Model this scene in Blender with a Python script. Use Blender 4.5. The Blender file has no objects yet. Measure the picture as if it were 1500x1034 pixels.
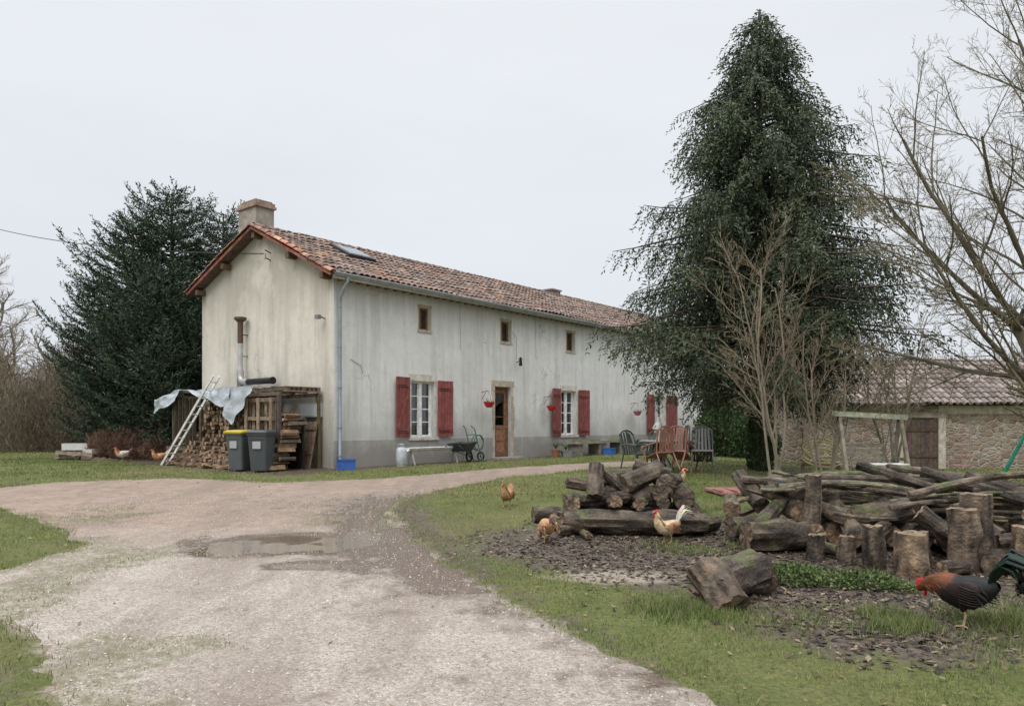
import bpy, math, random
import numpy as np
from mathutils import Vector, Matrix, noise
random.seed(7); np.random.seed(7)
R=random.random
U=random.uniform
scene=bpy.context.scene
COL=scene.collection

# ---------------------------------------------------------------- utils
def ss(a,b,x):
    t=np.clip((np.asarray(x,dtype=float)-a)/(b-a),0,1); return t*t*(3-2*t)
def _h(ix,iy,s):
    n=np.sin(ix*127.1+iy*311.7+s*74.7)*43758.5453
    return n-np.floor(n)
def vn(x,y,s=0):
    x=np.asarray(x,dtype=float);y=np.asarray(y,dtype=float)
    ix=np.floor(x);iy=np.floor(y);fx=x-ix;fy=y-iy
    fx=fx*fx*(3-2*fx);fy=fy*fy*(3-2*fy)
    return (_h(ix,iy,s)*(1-fx)+_h(ix+1,iy,s)*fx)*(1-fy)+(_h(ix,iy+1,s)*(1-fx)+_h(ix+1,iy+1,s)*fx)*fy
def fbm(x,y,s=0,o=4):
    t=0;a=.5;f=1.
    for i in range(o):
        t=t+a*vn(x*f,y*f,s+i*13);a*=.5;f*=2.03
    return t/(1-.5**o)
def g(x,y):
    return .55*ss(3,20,y)-.45*ss(7,11,x)*ss(17,25,y)+.05*(fbm(np.asarray(x)*.35,np.asarray(y)*.35,5,3)-.5)*ss(60,30,np.abs(np.asarray(y)))*(1-ss(17,19,y))
def gz(x,y): return float(g(x,y))

class MB:
    def __init__(s): s.v=[];s.f=[];s.c=[];s.m=[]
    def add(s,vs,fs,col=(1,1,1),mi=0):
        o=len(s.v); s.v.extend([tuple(v) for v in vs])
        if len(col)==len(vs) and hasattr(col[0],'__len__'): s.c.extend(col)
        else: s.c.extend([col]*len(vs))
        s.f.extend([tuple(i+o for i in f) for f in fs]); s.m.extend([mi]*len(fs))
    def box(s,c,size,col=(1,1,1),M=None,mi=0):
        hx,hy,hz=[k/2 for k in size]; c=Vector(c)
        vs=[Vector((x,y,z)) for x in(-hx,hx) for y in(-hy,hy) for z in(-hz,hz)]
        if M is not None: vs=[M@v for v in vs]
        vs=[v+c for v in vs]
        s.add(vs,[(0,1,3,2),(4,6,7,5),(0,4,5,1),(2,3,7,6),(0,2,6,4),(1,5,7,3)],col,mi)
    def b2(s,lo,hi,col=(1,1,1),mi=0):
        s.box([(a+b)/2 for a,b in zip(lo,hi)],[abs(b-a) for a,b in zip(lo,hi)],col,None,mi)
    def beam(s,p0,p1,w,h,col=(1,1,1),mi=0,up=(0,0,1)):
        p0=Vector(p0);p1=Vector(p1);d=p1-p0;L=d.length;d.normalize()
        u=Vector(up)
        if abs(d.dot(u))>.98:u=Vector((1,0,0))
        sx=d.cross(u).normalized();uz=sx.cross(d).normalized()
        M=Matrix((d,sx,uz)).transposed()
        s.box((p0+p1)/2,(L,w,h),col,M,mi)
    def tube(s,pts,rads,n=8,col=(1,1,1),mi=0,caps=True,capcol=None,jit=0,flat=1.0):
        pts=[Vector(p) for p in pts];k=len(pts)
        if not hasattr(rads,'__len__'): rads=[rads]*k
        t0=(pts[1]-pts[0]).normalized()
        ref=Vector((0,0,1)) if abs(t0.z)<.9 else Vector((1,0,0))
        a=t0.cross(ref).normalized()
        vs=[]
        for i,p in enumerate(pts):
            t=(pts[min(i+1,k-1)]-pts[max(i-1,0)])
            if t.length<1e-9:t=t0
            t=t.normalized()
            a=(a-t*a.dot(t));a.normalize();b=t.cross(a)
            for j in range(n):
                an=2*math.pi*j/n
                rr=rads[i]
                if jit: rr*=1+jit*noise.noise(p*3+Vector((math.cos(an),math.sin(an),0))*1.3)*2
                vs.append(p+a*math.cos(an)*rr+b*math.sin(an)*rr*flat)
        fs=[(i*n+j,i*n+(j+1)%n,(i+1)*n+(j+1)%n,(i+1)*n+j) for i in range(k-1) for j in range(n)]
        s.add(vs,fs,col,mi)
        if caps:
            cc=capcol or col
            s.add(vs[:n],[tuple(range(n-1,-1,-1))],cc,mi);s.add(vs[-n:],[tuple(range(n))],cc,mi)
    def cyl(s,p0,p1,r0,r1=None,n=12,col=(1,1,1),mi=0,capcol=None):
        s.tube([p0,p1],[r0,r0 if r1 is None else r1],n,col,mi,True,capcol)
    def ell(s,c,r,col=(1,1,1),n=10,k=7,mi=0,M=None,jit=0):
        vs=[];c=Vector(c)
        for i in range(k+1):
            th=math.pi*i/k
            for j in range(n):
                ph=2*math.pi*j/n
                v=Vector((math.sin(th)*math.cos(ph)*r[0],math.sin(th)*math.sin(ph)*r[1],math.cos(th)*r[2]))
                if jit: v*=1+jit*noise.noise((v+c)*6)
                if M is not None:v=M@v
                vs.append(v+c)
        s.add(vs,[(i*n+j,(i+1)*n+j,(i+1)*n+(j+1)%n,i*n+(j+1)%n) for i in range(k) for j in range(n)],col,mi)
    def obj(s,name,mats,parent=None,smooth=False,loc=None,rot=None,scale=None):
        me=bpy.data.meshes.new(name);me.from_pydata(s.v,[],s.f)
        for m in (mats if isinstance(mats,(list,tuple)) else [mats]): me.materials.append(m)
        if max(s.m or [0])>0: me.polygons.foreach_set('material_index',s.m)
        ca=me.color_attributes.new('Col','FLOAT_COLOR','POINT')
        arr=np.ones((len(s.v),4),dtype=np.float32);arr[:,:3]=np.array(s.c,dtype=np.float32)[:,:3]
        ca.data.foreach_set('color',arr.ravel())
        if smooth: me.polygons.foreach_set('use_smooth',[True]*len(me.polygons))
        me.update()
        o=bpy.data.objects.new(name,me);COL.objects.link(o)
        if parent:o.parent=parent
        if loc is not None:o.location=loc
        if rot is not None:o.rotation_euler=rot
        if scale is not None:o.scale=(scale,)*3
        return o
def npobj(name,V,F,C,mat,parent=None,smooth=False):
    V=np.asarray(V,dtype=np.float32);F=np.asarray(F,dtype=np.int32)
    me=bpy.data.meshes.new(name);n=F.shape[1]
    me.vertices.add(len(V));me.vertices.foreach_set('co',V.ravel())
    me.loops.add(F.size);me.loops.foreach_set('vertex_index',F.ravel())
    me.polygons.add(len(F));me.polygons.foreach_set('loop_start',np.arange(0,F.size,n,dtype=np.int32))
    try: me.polygons.foreach_set('loop_total',np.full(len(F),n,dtype=np.int32))
    except Exception: pass
    if smooth: me.polygons.foreach_set('use_smooth',np.ones(len(F),dtype=bool))
    me.update(calc_edges=True)
    if C is not None:
        ca=me.color_attributes.new('Col','FLOAT_COLOR','POINT')
        a=np.ones((len(V),4),dtype=np.float32);a[:,:C.shape[1]]=C
        ca.data.foreach_set('color',a.ravel())
    me.materials.append(mat)
    o=bpy.data.objects.new(name,me);COL.objects.link(o)
    if parent:o.parent=parent
    return o
def empty(name,loc=(0,0,0),rz=0):
    o=bpy.data.objects.new(name,None);COL.objects.link(o);o.location=loc;o.rotation_euler=(0,0,rz);return o

# ---------------------------------------------------------------- materials
class NT:
    def __init__(s,name):
        s.m=bpy.data.materials.new(name);s.m.use_nodes=True;s.t=s.m.node_tree;s.N=s.t.nodes;s.L=s.t.links
        s.b=s.N['Principled BSDF'];s.tc=s.N.new('ShaderNodeTexCoord')
    def set(s,sock,v):
        if isinstance(v,bpy.types.NodeSocket): s.L.new(v,sock)
        else:
            if hasattr(v,'__len__') and len(v)==3 and sock.type=='RGBA': v=(*v,1)
            sock.default_value=v
    def vec(s,scale=(1,1,1),src='Object'):
        mp=s.N.new('ShaderNodeMapping');s.L.new(s.tc.outputs[src],mp.inputs[0]);mp.inputs['Scale'].default_value=scale;return mp.outputs[0]
    def noise(s,scale,detail=4,rough=.55,vec=None,dist=0):
        n=s.N.new('ShaderNodeTexNoise');s.L.new(vec or s.tc.outputs['Object'],n.inputs['Vector'])
        n.inputs['Scale'].default_value=scale;n.inputs['Detail'].default_value=detail;n.inputs['Roughness'].default_value=rough;n.inputs['Distortion'].default_value=dist
        return n.outputs['Fac']
    def vor(s,scale,feature='F1',vec=None,out='Distance'):
        n=s.N.new('ShaderNodeTexVoronoi');n.feature=feature;s.L.new(vec or s.tc.outputs['Object'],n.inputs['Vector']);n.inputs['Scale'].default_value=scale
        return n.outputs[out]
    def ramp(s,fac,stops):
        n=s.N.new('ShaderNodeValToRGB');s.L.new(fac,n.inputs[0]);e=n.color_ramp.elements
        while len(e)<len(stops): e.new(.5)
        for k,(p,c) in zip(e,stops):
            k.position=p;k.color=(*c,1) if hasattr(c,'__len__') else (c,c,c,1)
        return n.outputs[0]
    def mix(s,f,a,b,mode='MIX'):
        n=s.N.new('ShaderNodeMix');n.data_type='RGBA';n.blend_type=mode
        s.set(n.inputs[0],f);s.set(n.inputs[6],a);s.set(n.inputs[7],b);return n.outputs[2]
    def math(s,op,a,b=0.0):
        n=s.N.new('ShaderNodeMath');n.operation=op;s.set(n.inputs[0],a);s.set(n.inputs[1],b);return n.outputs[0]
    def attr(s,name='Col'):
        n=s.N.new('ShaderNodeAttribute');n.attribute_name=name;return n.outputs['Color']
    def sep(s,c):
        n=s.N.new('ShaderNodeSeparateColor');s.L.new(c,n.inputs[0]);return n.outputs
    def xyz(s,src='Object'):
        n=s.N.new('ShaderNodeSeparateXYZ');s.L.new(s.tc.outputs[src],n.inputs[0]);return n.outputs
    def bump(s,h,strength=.5,dist=.02):
        n=s.N.new('ShaderNodeBump');s.L.new(h,n.inputs['Height']);n.inputs['Strength'].default_value=strength;n.inputs['Distance'].default_value=dist
        s.L.new(n.outputs[0],s.b.inputs['Normal'])
    def fin(s,col,rough=.8,spec=.3,metal=0):
        s.set(s.b.inputs['Base Color'],col);s.set(s.b.inputs['Roughness'],rough);s.b.inputs['Specular IOR Level'].default_value=spec;s.b.inputs['Metallic'].default_value=metal
        return s.m
def vmat(name,rough=.7,ns=8,amt=.35,bump=.2,bd=.01,spec=.3,metal=0,bs=None,stretch=(1,1,1)):
    n=NT(name);v=n.vec(stretch)
    f=n.noise(ns,6,.6,v)
    lo=1-amt;hi=1+amt*.6
    c=n.mix(1.0,n.attr(),n.ramp(f,[(.3,lo),(.7,hi)]),'MULTIPLY')
    if bump: n.bump(n.noise(bs or ns*4,5,.6,v),bump,bd)
    return n.fin(c,rough,spec,metal)
M_paint=vmat('weathered_paint',.6,7,.35,.15,.004)
M_wood=vmat('wood',.8,9,.45,.5,.01,.2)
M_bark=vmat('bark',.6,9,.6,1.0,.035,.35,bs=26)
M_stone=vmat('stone',.9,5,.4,.6,.02,.2)
M_metal=vmat('zinc',.45,4,.25,.1,.004,.5,.5)
M_plastic=vmat('plastic',.4,5,.12,.05,.003,.5)
M_leaf=vmat('foliage',.6,1.2,.35,0,spec=.15)
M_twig=vmat('twigs',.85,3,.3,0,spec=.2)
M_feather=vmat('feathers',.6,34,.5,.7,.008,.3,bs=60,stretch=(.6,1,1))
M_grass=vmat('grass_blades',.65,1.5,.35,0,spec=.15)
M_cloth=vmat('curtain',.9,4,.1,.1)
n=NT('roof_tile')
c=n.mix(1.0,n.attr(),n.ramp(n.noise(6,6,.65),[(.3,.55),(.7,1.25)]),'MULTIPLY')
c=n.mix(n.math('MULTIPLY',n.ramp(n.noise(1.1,6,.7),[(.45,0.),(.65,1.)]),.5),c,(.12,.092,.078))
c=n.mix(n.math('MULTIPLY',n.ramp(n.noise(14,5,.7),[(.56,0.),(.64,1.)]),.5),c,(.33,.30,.26))
c=n.mix(n.math('MULTIPLY',n.ramp(n.noise(2.6,6,.7),[(.56,0.),(.7,1.)]),.45),c,(.085,.08,.045))
n.bump(n.noise(30,5,.6),.4,.01);M_tile=n.fin(c,.88,.18)
M_verge=vmat('verge_tile',.85,5,.5,.4,.01,.2,bs=30)

def stucco(name,a,b,stain,zlow,zl2,warm=None,sa=.6):
    n=NT(name)
    c=n.mix(n.ramp(n.noise(.7,9,.7),[(.35,0.),(.65,1.)]),a,b)
    st=n.noise(1.0,8,.72,n.vec((2.4,2.4,.16)))
    c=n.mix(n.math('MULTIPLY',n.ramp(st,[(.47,0.),(.68,1.)]),sa),c,stain)
    st2=n.noise(1.0,8,.7,n.vec((7,7,.35)))
    c=n.mix(n.math('MULTIPLY',n.math('MULTIPLY',n.ramp(st2,[(.50,0.),(.66,1.)]),n.ramp(n.noise(.5,3),[(.4,0.),(.6,1.)])),.5),c,tuple(k*.85 for k in stain))
    bl=n.noise(3.5,9,.78)
    c=n.mix(n.math('MULTIPLY',n.ramp(bl,[(.50,0.),(.66,1.)]),.28),c,tuple(k*.9 for k in stain))
    z=n.xyz()[2]
    zn=n.math('ADD',z,n.math('MULTIPLY',n.noise(1.4,6,.65),-1.7))
    mr=n.N.new('ShaderNodeMapRange');n.L.new(zn,mr.inputs[0]);mr.inputs[1].default_value=zlow;mr.inputs[2].default_value=zl2;mr.inputs[3].default_value=.85;mr.inputs[4].default_value=0
    c=n.mix(mr.outputs[0],c,tuple(k*.85 for k in stain))
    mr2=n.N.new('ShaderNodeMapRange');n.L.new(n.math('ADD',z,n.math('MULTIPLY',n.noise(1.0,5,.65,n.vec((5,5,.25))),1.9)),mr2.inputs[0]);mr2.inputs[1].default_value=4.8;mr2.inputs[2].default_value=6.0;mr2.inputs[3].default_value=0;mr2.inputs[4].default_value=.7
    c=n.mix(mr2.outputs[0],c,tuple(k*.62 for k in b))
    if warm: c=n.mix(n.math('MULTIPLY',n.ramp(n.noise(.55,6,.7),[(.5,0.),(.62,1.)]),.6),c,warm)
    c=n.mix(n.math('MULTIPLY',n.ramp(n.noise(45,3,.7),[(.56,0.),(.7,1.)]),.4),c,stain)
    v=n.N.new('ShaderNodeVectorMath');v.operation='ADD'
    nn=n.N.new('ShaderNodeTexNoise');nn.inputs['Scale'].default_value=2.5;nn.inputs['Detail'].default_value=5;n.L.new(n.tc.outputs['Object'],nn.inputs['Vector'])
    sc=n.N.new('ShaderNodeVectorMath');sc.operation='SCALE';n.L.new(nn.outputs['Color'],sc.inputs[0]);sc.inputs['Scale'].default_value=.9
    n.L.new(n.tc.outputs['Object'],v.inputs[0]);n.L.new(sc.outputs[0],v.inputs[1])
    cr=n.vor(.38,'DISTANCE_TO_EDGE',v.outputs[0])
    crk=n.math('MULTIPLY',n.ramp(cr,[(.0,1.),(.006,0.)]),n.ramp(n.noise(.5,2),[(.52,0.),(.6,.7)]))
    c=n.mix(crk,c,tuple(k*.35 for k in stain))
    n.bump(n.noise(30,8,.7),.5,.014)
    return n.fin(c,.92,.15)
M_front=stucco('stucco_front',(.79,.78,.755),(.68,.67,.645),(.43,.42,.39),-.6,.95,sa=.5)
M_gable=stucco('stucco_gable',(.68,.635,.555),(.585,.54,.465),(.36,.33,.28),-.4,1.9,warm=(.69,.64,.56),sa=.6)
M_plinth=stucco('plinth_cement',(.58,.565,.535),(.49,.475,.445),(.29,.27,.24),-.6,.6,sa=.7)

n=NT('rubble_stone')
v=n.vec((1,1,1.5))
cell=n.vor(4.5,'F1',v,'Color');edge=n.vor(4.5,'DISTANCE_TO_EDGE',v)
sc=n.ramp(n.sep(cell)[0],[(0,(.20,.13,.095)),(.35,(.29,.21,.155)),(.6,(.36,.29,.23)),(.85,(.25,.225,.195)),(1,(.44,.38,.31))])
c=n.mix(n.ramp(edge,[(.02,1.),(.09,0.)]),sc,(.43,.39,.32))
c=n.mix(n.math('MULTIPLY',n.noise(2,6),.5),c,(.22,.185,.15))
n.bump(n.ramp(edge,[(0,0.),(.15,1.)]),.8,.04);M_rubble=n.fin(c,.92,.15)

n=NT('window_glass')
tr=n.N.new('ShaderNodeBsdfTransparent');tr.inputs[0].default_value=(.8,.83,.86,1)
gl=n.N.new('ShaderNodeBsdfGlossy');gl.inputs['Roughness'].default_value=.03
fr=n.N.new('ShaderNodeFresnel');fr.inputs[0].default_value=1.9
mx=n.N.new('ShaderNodeMixShader');n.L.new(fr.outputs[0],mx.inputs[0]);n.L.new(tr.outputs[0],mx.inputs[1]);n.L.new(gl.outputs[0],mx.inputs[2])
n.L.new(mx.outputs[0],n.N['Material Output'].inputs[0]);M_glass=n.m
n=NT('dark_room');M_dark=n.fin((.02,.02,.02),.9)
n=NT('plastic_tarp')
f=n.noise(2.2,6,.6);n.bump(n.noise(5,6,.7,dist=1.5),.9,.06)
M_tarp=n.fin(n.mix(f,(.32,.36,.41),(.60,.64,.68)),.3,.6)
n=NT('puddle_water');n.bump(n.noise(9,2),.05,.004);M_water=n.fin((.13,.10,.078),.03,.8)

def ground_mat():
    n=NT('ground_soil_grass')
    a=n.sep(n.attr())
    big=n.noise(.35,6,.65);mid=n.noise(2.2,7,.7);fine=n.noise(28,6,.7)
    gr=n.mix(n.ramp(mid,[(.3,0.),(.7,1.)]),(.085,.108,.028),(.165,.170,.055))
    gr=n.mix(n.ramp(big,[(.46,0.),(.72,.7)]),gr,(.20,.17,.085))
    gr=n.mix(n.ramp(fine,[(.35,.7),(.6,0.)]),gr,(.04,.042,.018))
    mud=n.mix(n.ramp(n.noise(9,8,.72),[(.3,0.),(.7,1.)]),(.034,.026,.021),(.165,.125,.095))
    gv=n.mix(n.ramp(n.noise(50,5,.8),[(.35,0.),(.65,1.)]),(.17,.135,.10),(.38,.32,.26))
    br=n.math('MULTIPLY',n.math('SUBTRACT',n.noise(3.2,8,.75),.5),2.0)
    mg=n.ramp(n.math('ADD',a[1],br),[(.3,0.),(.7,1.)])
    rg=n.ramp(n.math('ADD',a[0],br),[(.45,0.),(.8,1.)])
    c=n.mix(mg,gr,mud);c=n.mix(rg,c,gv)
    pg=n.ramp(n.math('ADD',a[2],n.math('MULTIPLY',br,.5)),[(.35,0.),(.75,1.)])
    c=n.mix(pg,c,n.mix(fine,(.40,.34,.27),(.20,.16,.125)))
    n.bump(n.math('ADD',fine,n.math('MULTIPLY',mid,2.)),.8,.03)
    return n.fin(c,n.ramp(mg,[(0,.9),(1,.5)]),.25)
M_ground=ground_mat()
def drive_mat():
    n=NT('gravel')
    a=n.sep(n.attr())
    cell=n.vor(46,'F1',None,'Color');dist=n.vor(46,'F1')
    s=n.sep(cell)
    st=n.ramp(s[0],[(0,(.19,.155,.13)),(.3,(.38,.325,.27)),(.6,(.50,.445,.385)),(.85,(.62,.57,.51)),(1,(.34,.24,.18))])
    base=n.mix(n.ramp(n.noise(2.2,8,.75),[(.36,0.),(.66,1.)]),(.28,.235,.195),(.50,.455,.40))
    c=n.mix(n.ramp(n.noise(14,5,.65),[(.35,.8),(.65,.3)]),base,st)
    pk=n.mix(n.ramp(n.noise(4,8,.75),[(.33,0.),(.68,1.)]),(.20,.135,.10),(.42,.315,.245))
    c=n.mix(n.math('MULTIPLY',a[1],.9),c,pk)
    c=n.mix(n.math('MULTIPLY',n.ramp(n.noise(.9,6,.65,n.vec((1.6,.45,1))),[(.42,0.),(.66,1.)]),.65),c,(.20,.155,.12))
    c=n.mix(n.math('MULTIPLY',n.ramp(n.noise(120,2,.5),[(.42,1.),(.5,0.)]),.45),c,(.14,.11,.09))
    c=n.mix(n.ramp(n.math('ADD',a[2],n.math('MULTIPLY',n.math('SUBTRACT',n.noise(9,7,.75),.5),1.4)),[(.45,0.),(.8,.8)]),c,(.14,.13,.06))
    w=n.ramp(n.math('ADD',a[0],n.math('MULTIPLY',n.math('SUBTRACT',n.noise(4,8,.75),.5),1.7)),[(.3,0.),(.75,1.)])
    c=n.mix(w,c,n.mix(n.noise(20,6,.75),(.07,.048,.036),(.21,.155,.118)))
    n.bump(n.math('ADD',n.math('MULTIPLY',dist,-1.),n.math('MULTIPLY',n.noise(16,6,.7),1.2)),.85,.02)
    return n.fin(c,n.ramp(w,[(0,.9),(.6,.45),(1,.16)]),.45)
M_drive=drive_mat()

# ---------------------------------------------------------------- driveway polygon
POLY=np.array([(1.4,-14),(1.25,2.0),(1.05,4.2),(.6,5.35),(-.06,6.65),(-.84,8.3),(-1.54,10.4),(-1.99,12.1),(-1.83,13.2),(-1.0,15.2),(.48,16.8),(2.15,18.6),(4.6,21.0),(4.2,22.0),(3.0,21.4),(1.3,20.1),(-.82,17.9),(-2.75,15.9),(-4.85,15.2),(-7.3,16.0),(-9.4,15.3),(-10.6,13.4),(-8.3,12.0),(-6.2,10.3),(-5.3,9.2),(-5.3,8.2),(-5.4,7.2),(-4.6,6.3),(-3.6,5.5),(-2.95,4.8),(-2.6,4.1),(-2.5,2),(-2.4,-14)])
def sd(x,y):
    x=np.asarray(x,dtype=float);y=np.asarray(y,dtype=float)
    d=np.full(x.shape,1e9);ins=np.zeros(x.shape,bool);n=len(POLY)
    for i in range(n):
        ax,ay=POLY[i];bx,by=POLY[(i+1)%n]
        ex,ey=bx-ax,by-ay;t=np.clip(((x-ax)*ex+(y-ay)*ey)/(ex*ex+ey*ey),0,1)
        d=np.minimum(d,np.hypot(x-ax-t*ex,y-ay-t*ey))
        c=((ay>y)!=(by>y))
        xi=ax+(y-ay)*ex/(ey if abs(ey)>1e-9 else 1e-9)
        ins^=(c&(x<xi))
    return np.where(ins,d,-d)
def gauss(x,y,cx,cy,rx,ry): return np.exp(-(((x-cx)/rx)**2+((y-cy)/ry)**2))
def dirt(x,y):
    m=1.15*gauss(x,y,1.6,9.6,1.6,1.2)+1.2*gauss(x,y,4.2,8.3,2.3,1.6)+.95*gauss(x,y,2.9,6.6,1.2,1.3)+.8*gauss(x,y,1.4,8.3,1.1,1.0)
    m+=1.0*gauss(x,y,6.0,9.0,2.4,1.6)+.7*gauss(x,y,3.0,5.6,.8,.6)+.5*gauss(x,y,8.5,17,2.5,2.0)+.35*gauss(x,y,5.5,17,2,1.5)+.38*gauss(x,y,-.1,9.2,.8,1.2)+.4*gauss(x,y,4.5,11.5,2.5,1.2)
    m+=.42*gauss(x,y,-3.6,4.6,.9,1.2)+.3*gauss(x,y,-5.6,7.0,1,1.2)
    lx=(x+4.434)*.631+(y-18.4)*.776; ly=-(x+4.434)*.776+(y-18.4)*.631
    m+=.9*((ss(-1.2,-.4,ly))*(ss(-3.0,-1.5,lx))*(1-ss(21,23,lx))*(1-ss(7.5,9,ly)))
    return m
def leftpatch(x,y,S):
    e=1-ss(0.2,2.2,S)
    return ss(.52,.68,fbm(x*1.1,y*1.3,17)*.75+.30*e)*(x<-1.6)*(1-ss(11.5,14,y))*(S>-.2)
def grassdens(x,y):
    S=sd(x,y);s=S+.6*(fbm(x*1.3,y*1.3,3)-.5)
    a=np.maximum(1-ss(-.15,.12,s),.5*leftpatch(x,y,S))
    d=dirt(x,y)+1.7*(fbm(x*2.2,y*2.2,9,5)-.5)
    bare_=.65*ss(.50,.68,fbm(x*.6,y*.9,123))
    return a*(1-ss(.3,.9,d))*(1-bare_)

def axis(segs):
    out=[]
    for a,b,st in segs: out+=list(np.arange(a,b,st))
    out.append(segs[-1][1]);return np.array(out)
xs=axis([(-900,-100,100),(-100,-40,6),(-40,-14,.8),(-14,12,.13),(12,40,.8),(40,100,6),(100,900,100)])
ys=axis([(-300,-20,40),(-20,1,1.0),(1,24,.13),(24,50,.8),(50,120,7),(120,1500,120)])
X,Y=np.meshgrid(xs,ys);Z=g(X,Y);S=sd(X,Y)
Zg=Z-.06*ss(.15,.5,S)+.02*(fbm(X*4,Y*4,21)-.5)*(1-ss(-.4,-.1,S))*ss(80,20,np.abs(X))
def grid(X,Y,Z,keep=None):
    h,w=X.shape;V=np.stack([X,Y,Z],-1).reshape(-1,3)
    i=np.arange((h-1)*(w-1));r=i//(w-1);c=i%(w-1);a=r*w+c
    F=np.stack([a,a+1,a+w+1,a+w],-1)
    if keep is not None: F=F[keep[:-1,:-1].reshape(-1)]
    return V,F
V,F=grid(X,Y,Zg)
C=np.zeros((len(V),3));C[:,0]=(ss(-.35,.1,S)).ravel()*.7;C[:,1]=np.clip(dirt(X,Y),0,1).ravel();C[:,2]=np.clip(1.1*gauss(X,Y,1.05,7.55,.75,.35),0,1).ravel()
C[:,1]+=(.6*gauss(X,Y,-1.6,11.0,.8,1.8)+.45*np.exp(-((S+.1)/.3)**2)*(X>-1.9)*(Y<16)).ravel()
npobj('ground',V,F,C,M_ground,smooth=True)
dx=.065;xd=np.arange(-11.2,5.4,dx)
yd=np.concatenate([np.arange(-14,3,.4),np.arange(3,22.6,dx)])
X,Y=np.meshgrid(xd,yd);S=sd(X,Y);Sn=S+.6*(fbm(X*1.3,Y*1.3,3)-.5)+.14*(fbm(X*8,Y*8,33)-.5)
pud=np.maximum.reduce([1.3*gauss(X,Y,-2.8,9.15,.95,.50),1.05*gauss(X,Y,-3.4,8.75,.45,.28),.95*gauss(X,Y,-1.95,9.6,.30,.8),1.0*gauss(X,Y,-1.75,11.0,.30,1.0),.95*gauss(X,Y,-2.1,8.0,.55,.18)])
pn=pud+.65*(fbm(X*3.2,Y*3.2,44)-.5)
Zr=g(X,Y)+np.clip(Sn*.12,-.045,.008)+.012*(fbm(X*5,Y*5,61)-.5)+.03*(fbm(X*.9,Y*.5,62)-.5)
Zr-=.035*ss(.3,.8,pn)
keep=S>-.5
V,F=grid(X,Y,Zr,keep)
wet=np.clip(1.0*ss(-.1,.6,pn)+.9*gauss(X,Y,-1.75,10.8,.9,2.5)+.65*gauss(X,Y,-.9,8.2,.6,1.8)+.4*ss(.8,.1,S)*ss(14,7,Y)*(X>-1.5)+.38*gauss(X,Y,-3,12.5,2.5,1.3),0,1)
C=np.stack([wet,np.clip(ss(7.8,11.5,Y+1.4*(fbm(X*.8,Y*.8,8)-.5))+.12,0,1),np.clip(.62*leftpatch(X,Y,S)+.30*gauss(X,Y,-.5,5,.35,3.5),0,1)],-1).reshape(-1,3)
npobj('gravel_driveway',V,F,C,M_drive,smooth=True)
k2=(pud>.18)
Zw=g(X,Y)+.008-.0125+.03*(fbm(X*.9,Y*.5,62)-.5)
V,F=grid(X,Y,Zw,k2);used=np.unique(F);mp=-np.ones(len(V),int);mp[used]=np.arange(len(used))
npobj('puddle',V[used],mp[F],None,M_water,smooth=True)

# ---------------------------------------------------------------- grass blades
def blades(name,N,xr,yr,h0,h1,w,pal,dens=grassdens,clump=1.0,seed=1):
    rs=np.random.RandomState(seed)
    x=rs.uniform(*xr,N);y=rs.uniform(yr[0]**.5,yr[1]**.5,N)**2
    k=np.abs(x)<y*.80+2.0
    x=x[k];y=y[k]
    d=dens(x,y);k=rs.rand(len(x))<d*(.30+1.0*fbm(x*2.5,y*2.5,71))
    x=x[k];y=y[k];n=len(x)
    h=rs.uniform(h0,h1,n)*(.45+1.2*clump*fbm(x*1.8,y*1.8,55)**1.6)
    az=rs.uniform(0,2*np.pi,n);ln=rs.uniform(.1,1.1,n)
    z=g(x,y)
    bx=np.cos(az)*w/2;by=np.sin(az)*w/2;a2=rs.uniform(0,2*np.pi,n)
    P0=np.stack([x-bx,y-by,z-.01],-1);P1=np.stack([x+bx,y+by,z-.01],-1)
    P2=np.stack([x+np.cos(a2)*h*ln,y+np.sin(a2)*h*ln,z+h],-1)
    V=np.stack([P0,P1,P2],1).reshape(-1,3);F=np.arange(3*n).reshape(-1,3)
    pal=np.array(pal);t=np.clip((fbm(x*.6,y*.6,81)-.5)*2.0+.5+rs.normal(0,.24,n),0,.999)*(len(pal)-1)
    i=t.astype(int);f=(t-i)[:,None];c=pal[i]*(1-f)+pal[np.minimum(i+1,len(pal)-1)]*f
    c*=rs.uniform(.72,1.22,(n,1))
    return npobj(name,V,F,np.repeat(c,3,0),M_grass)
PAL=[(.095,.145,.034),(.14,.19,.045),(.18,.22,.06),(.23,.235,.085),(.28,.24,.13)]
blades('grass',640000,(-14,14),(3.2,15),.014,.042,.0075,PAL,seed=2)
blades('grass',280000,(-24,20),(13,30),.025,.06,.018,PAL,seed=3)

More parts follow.
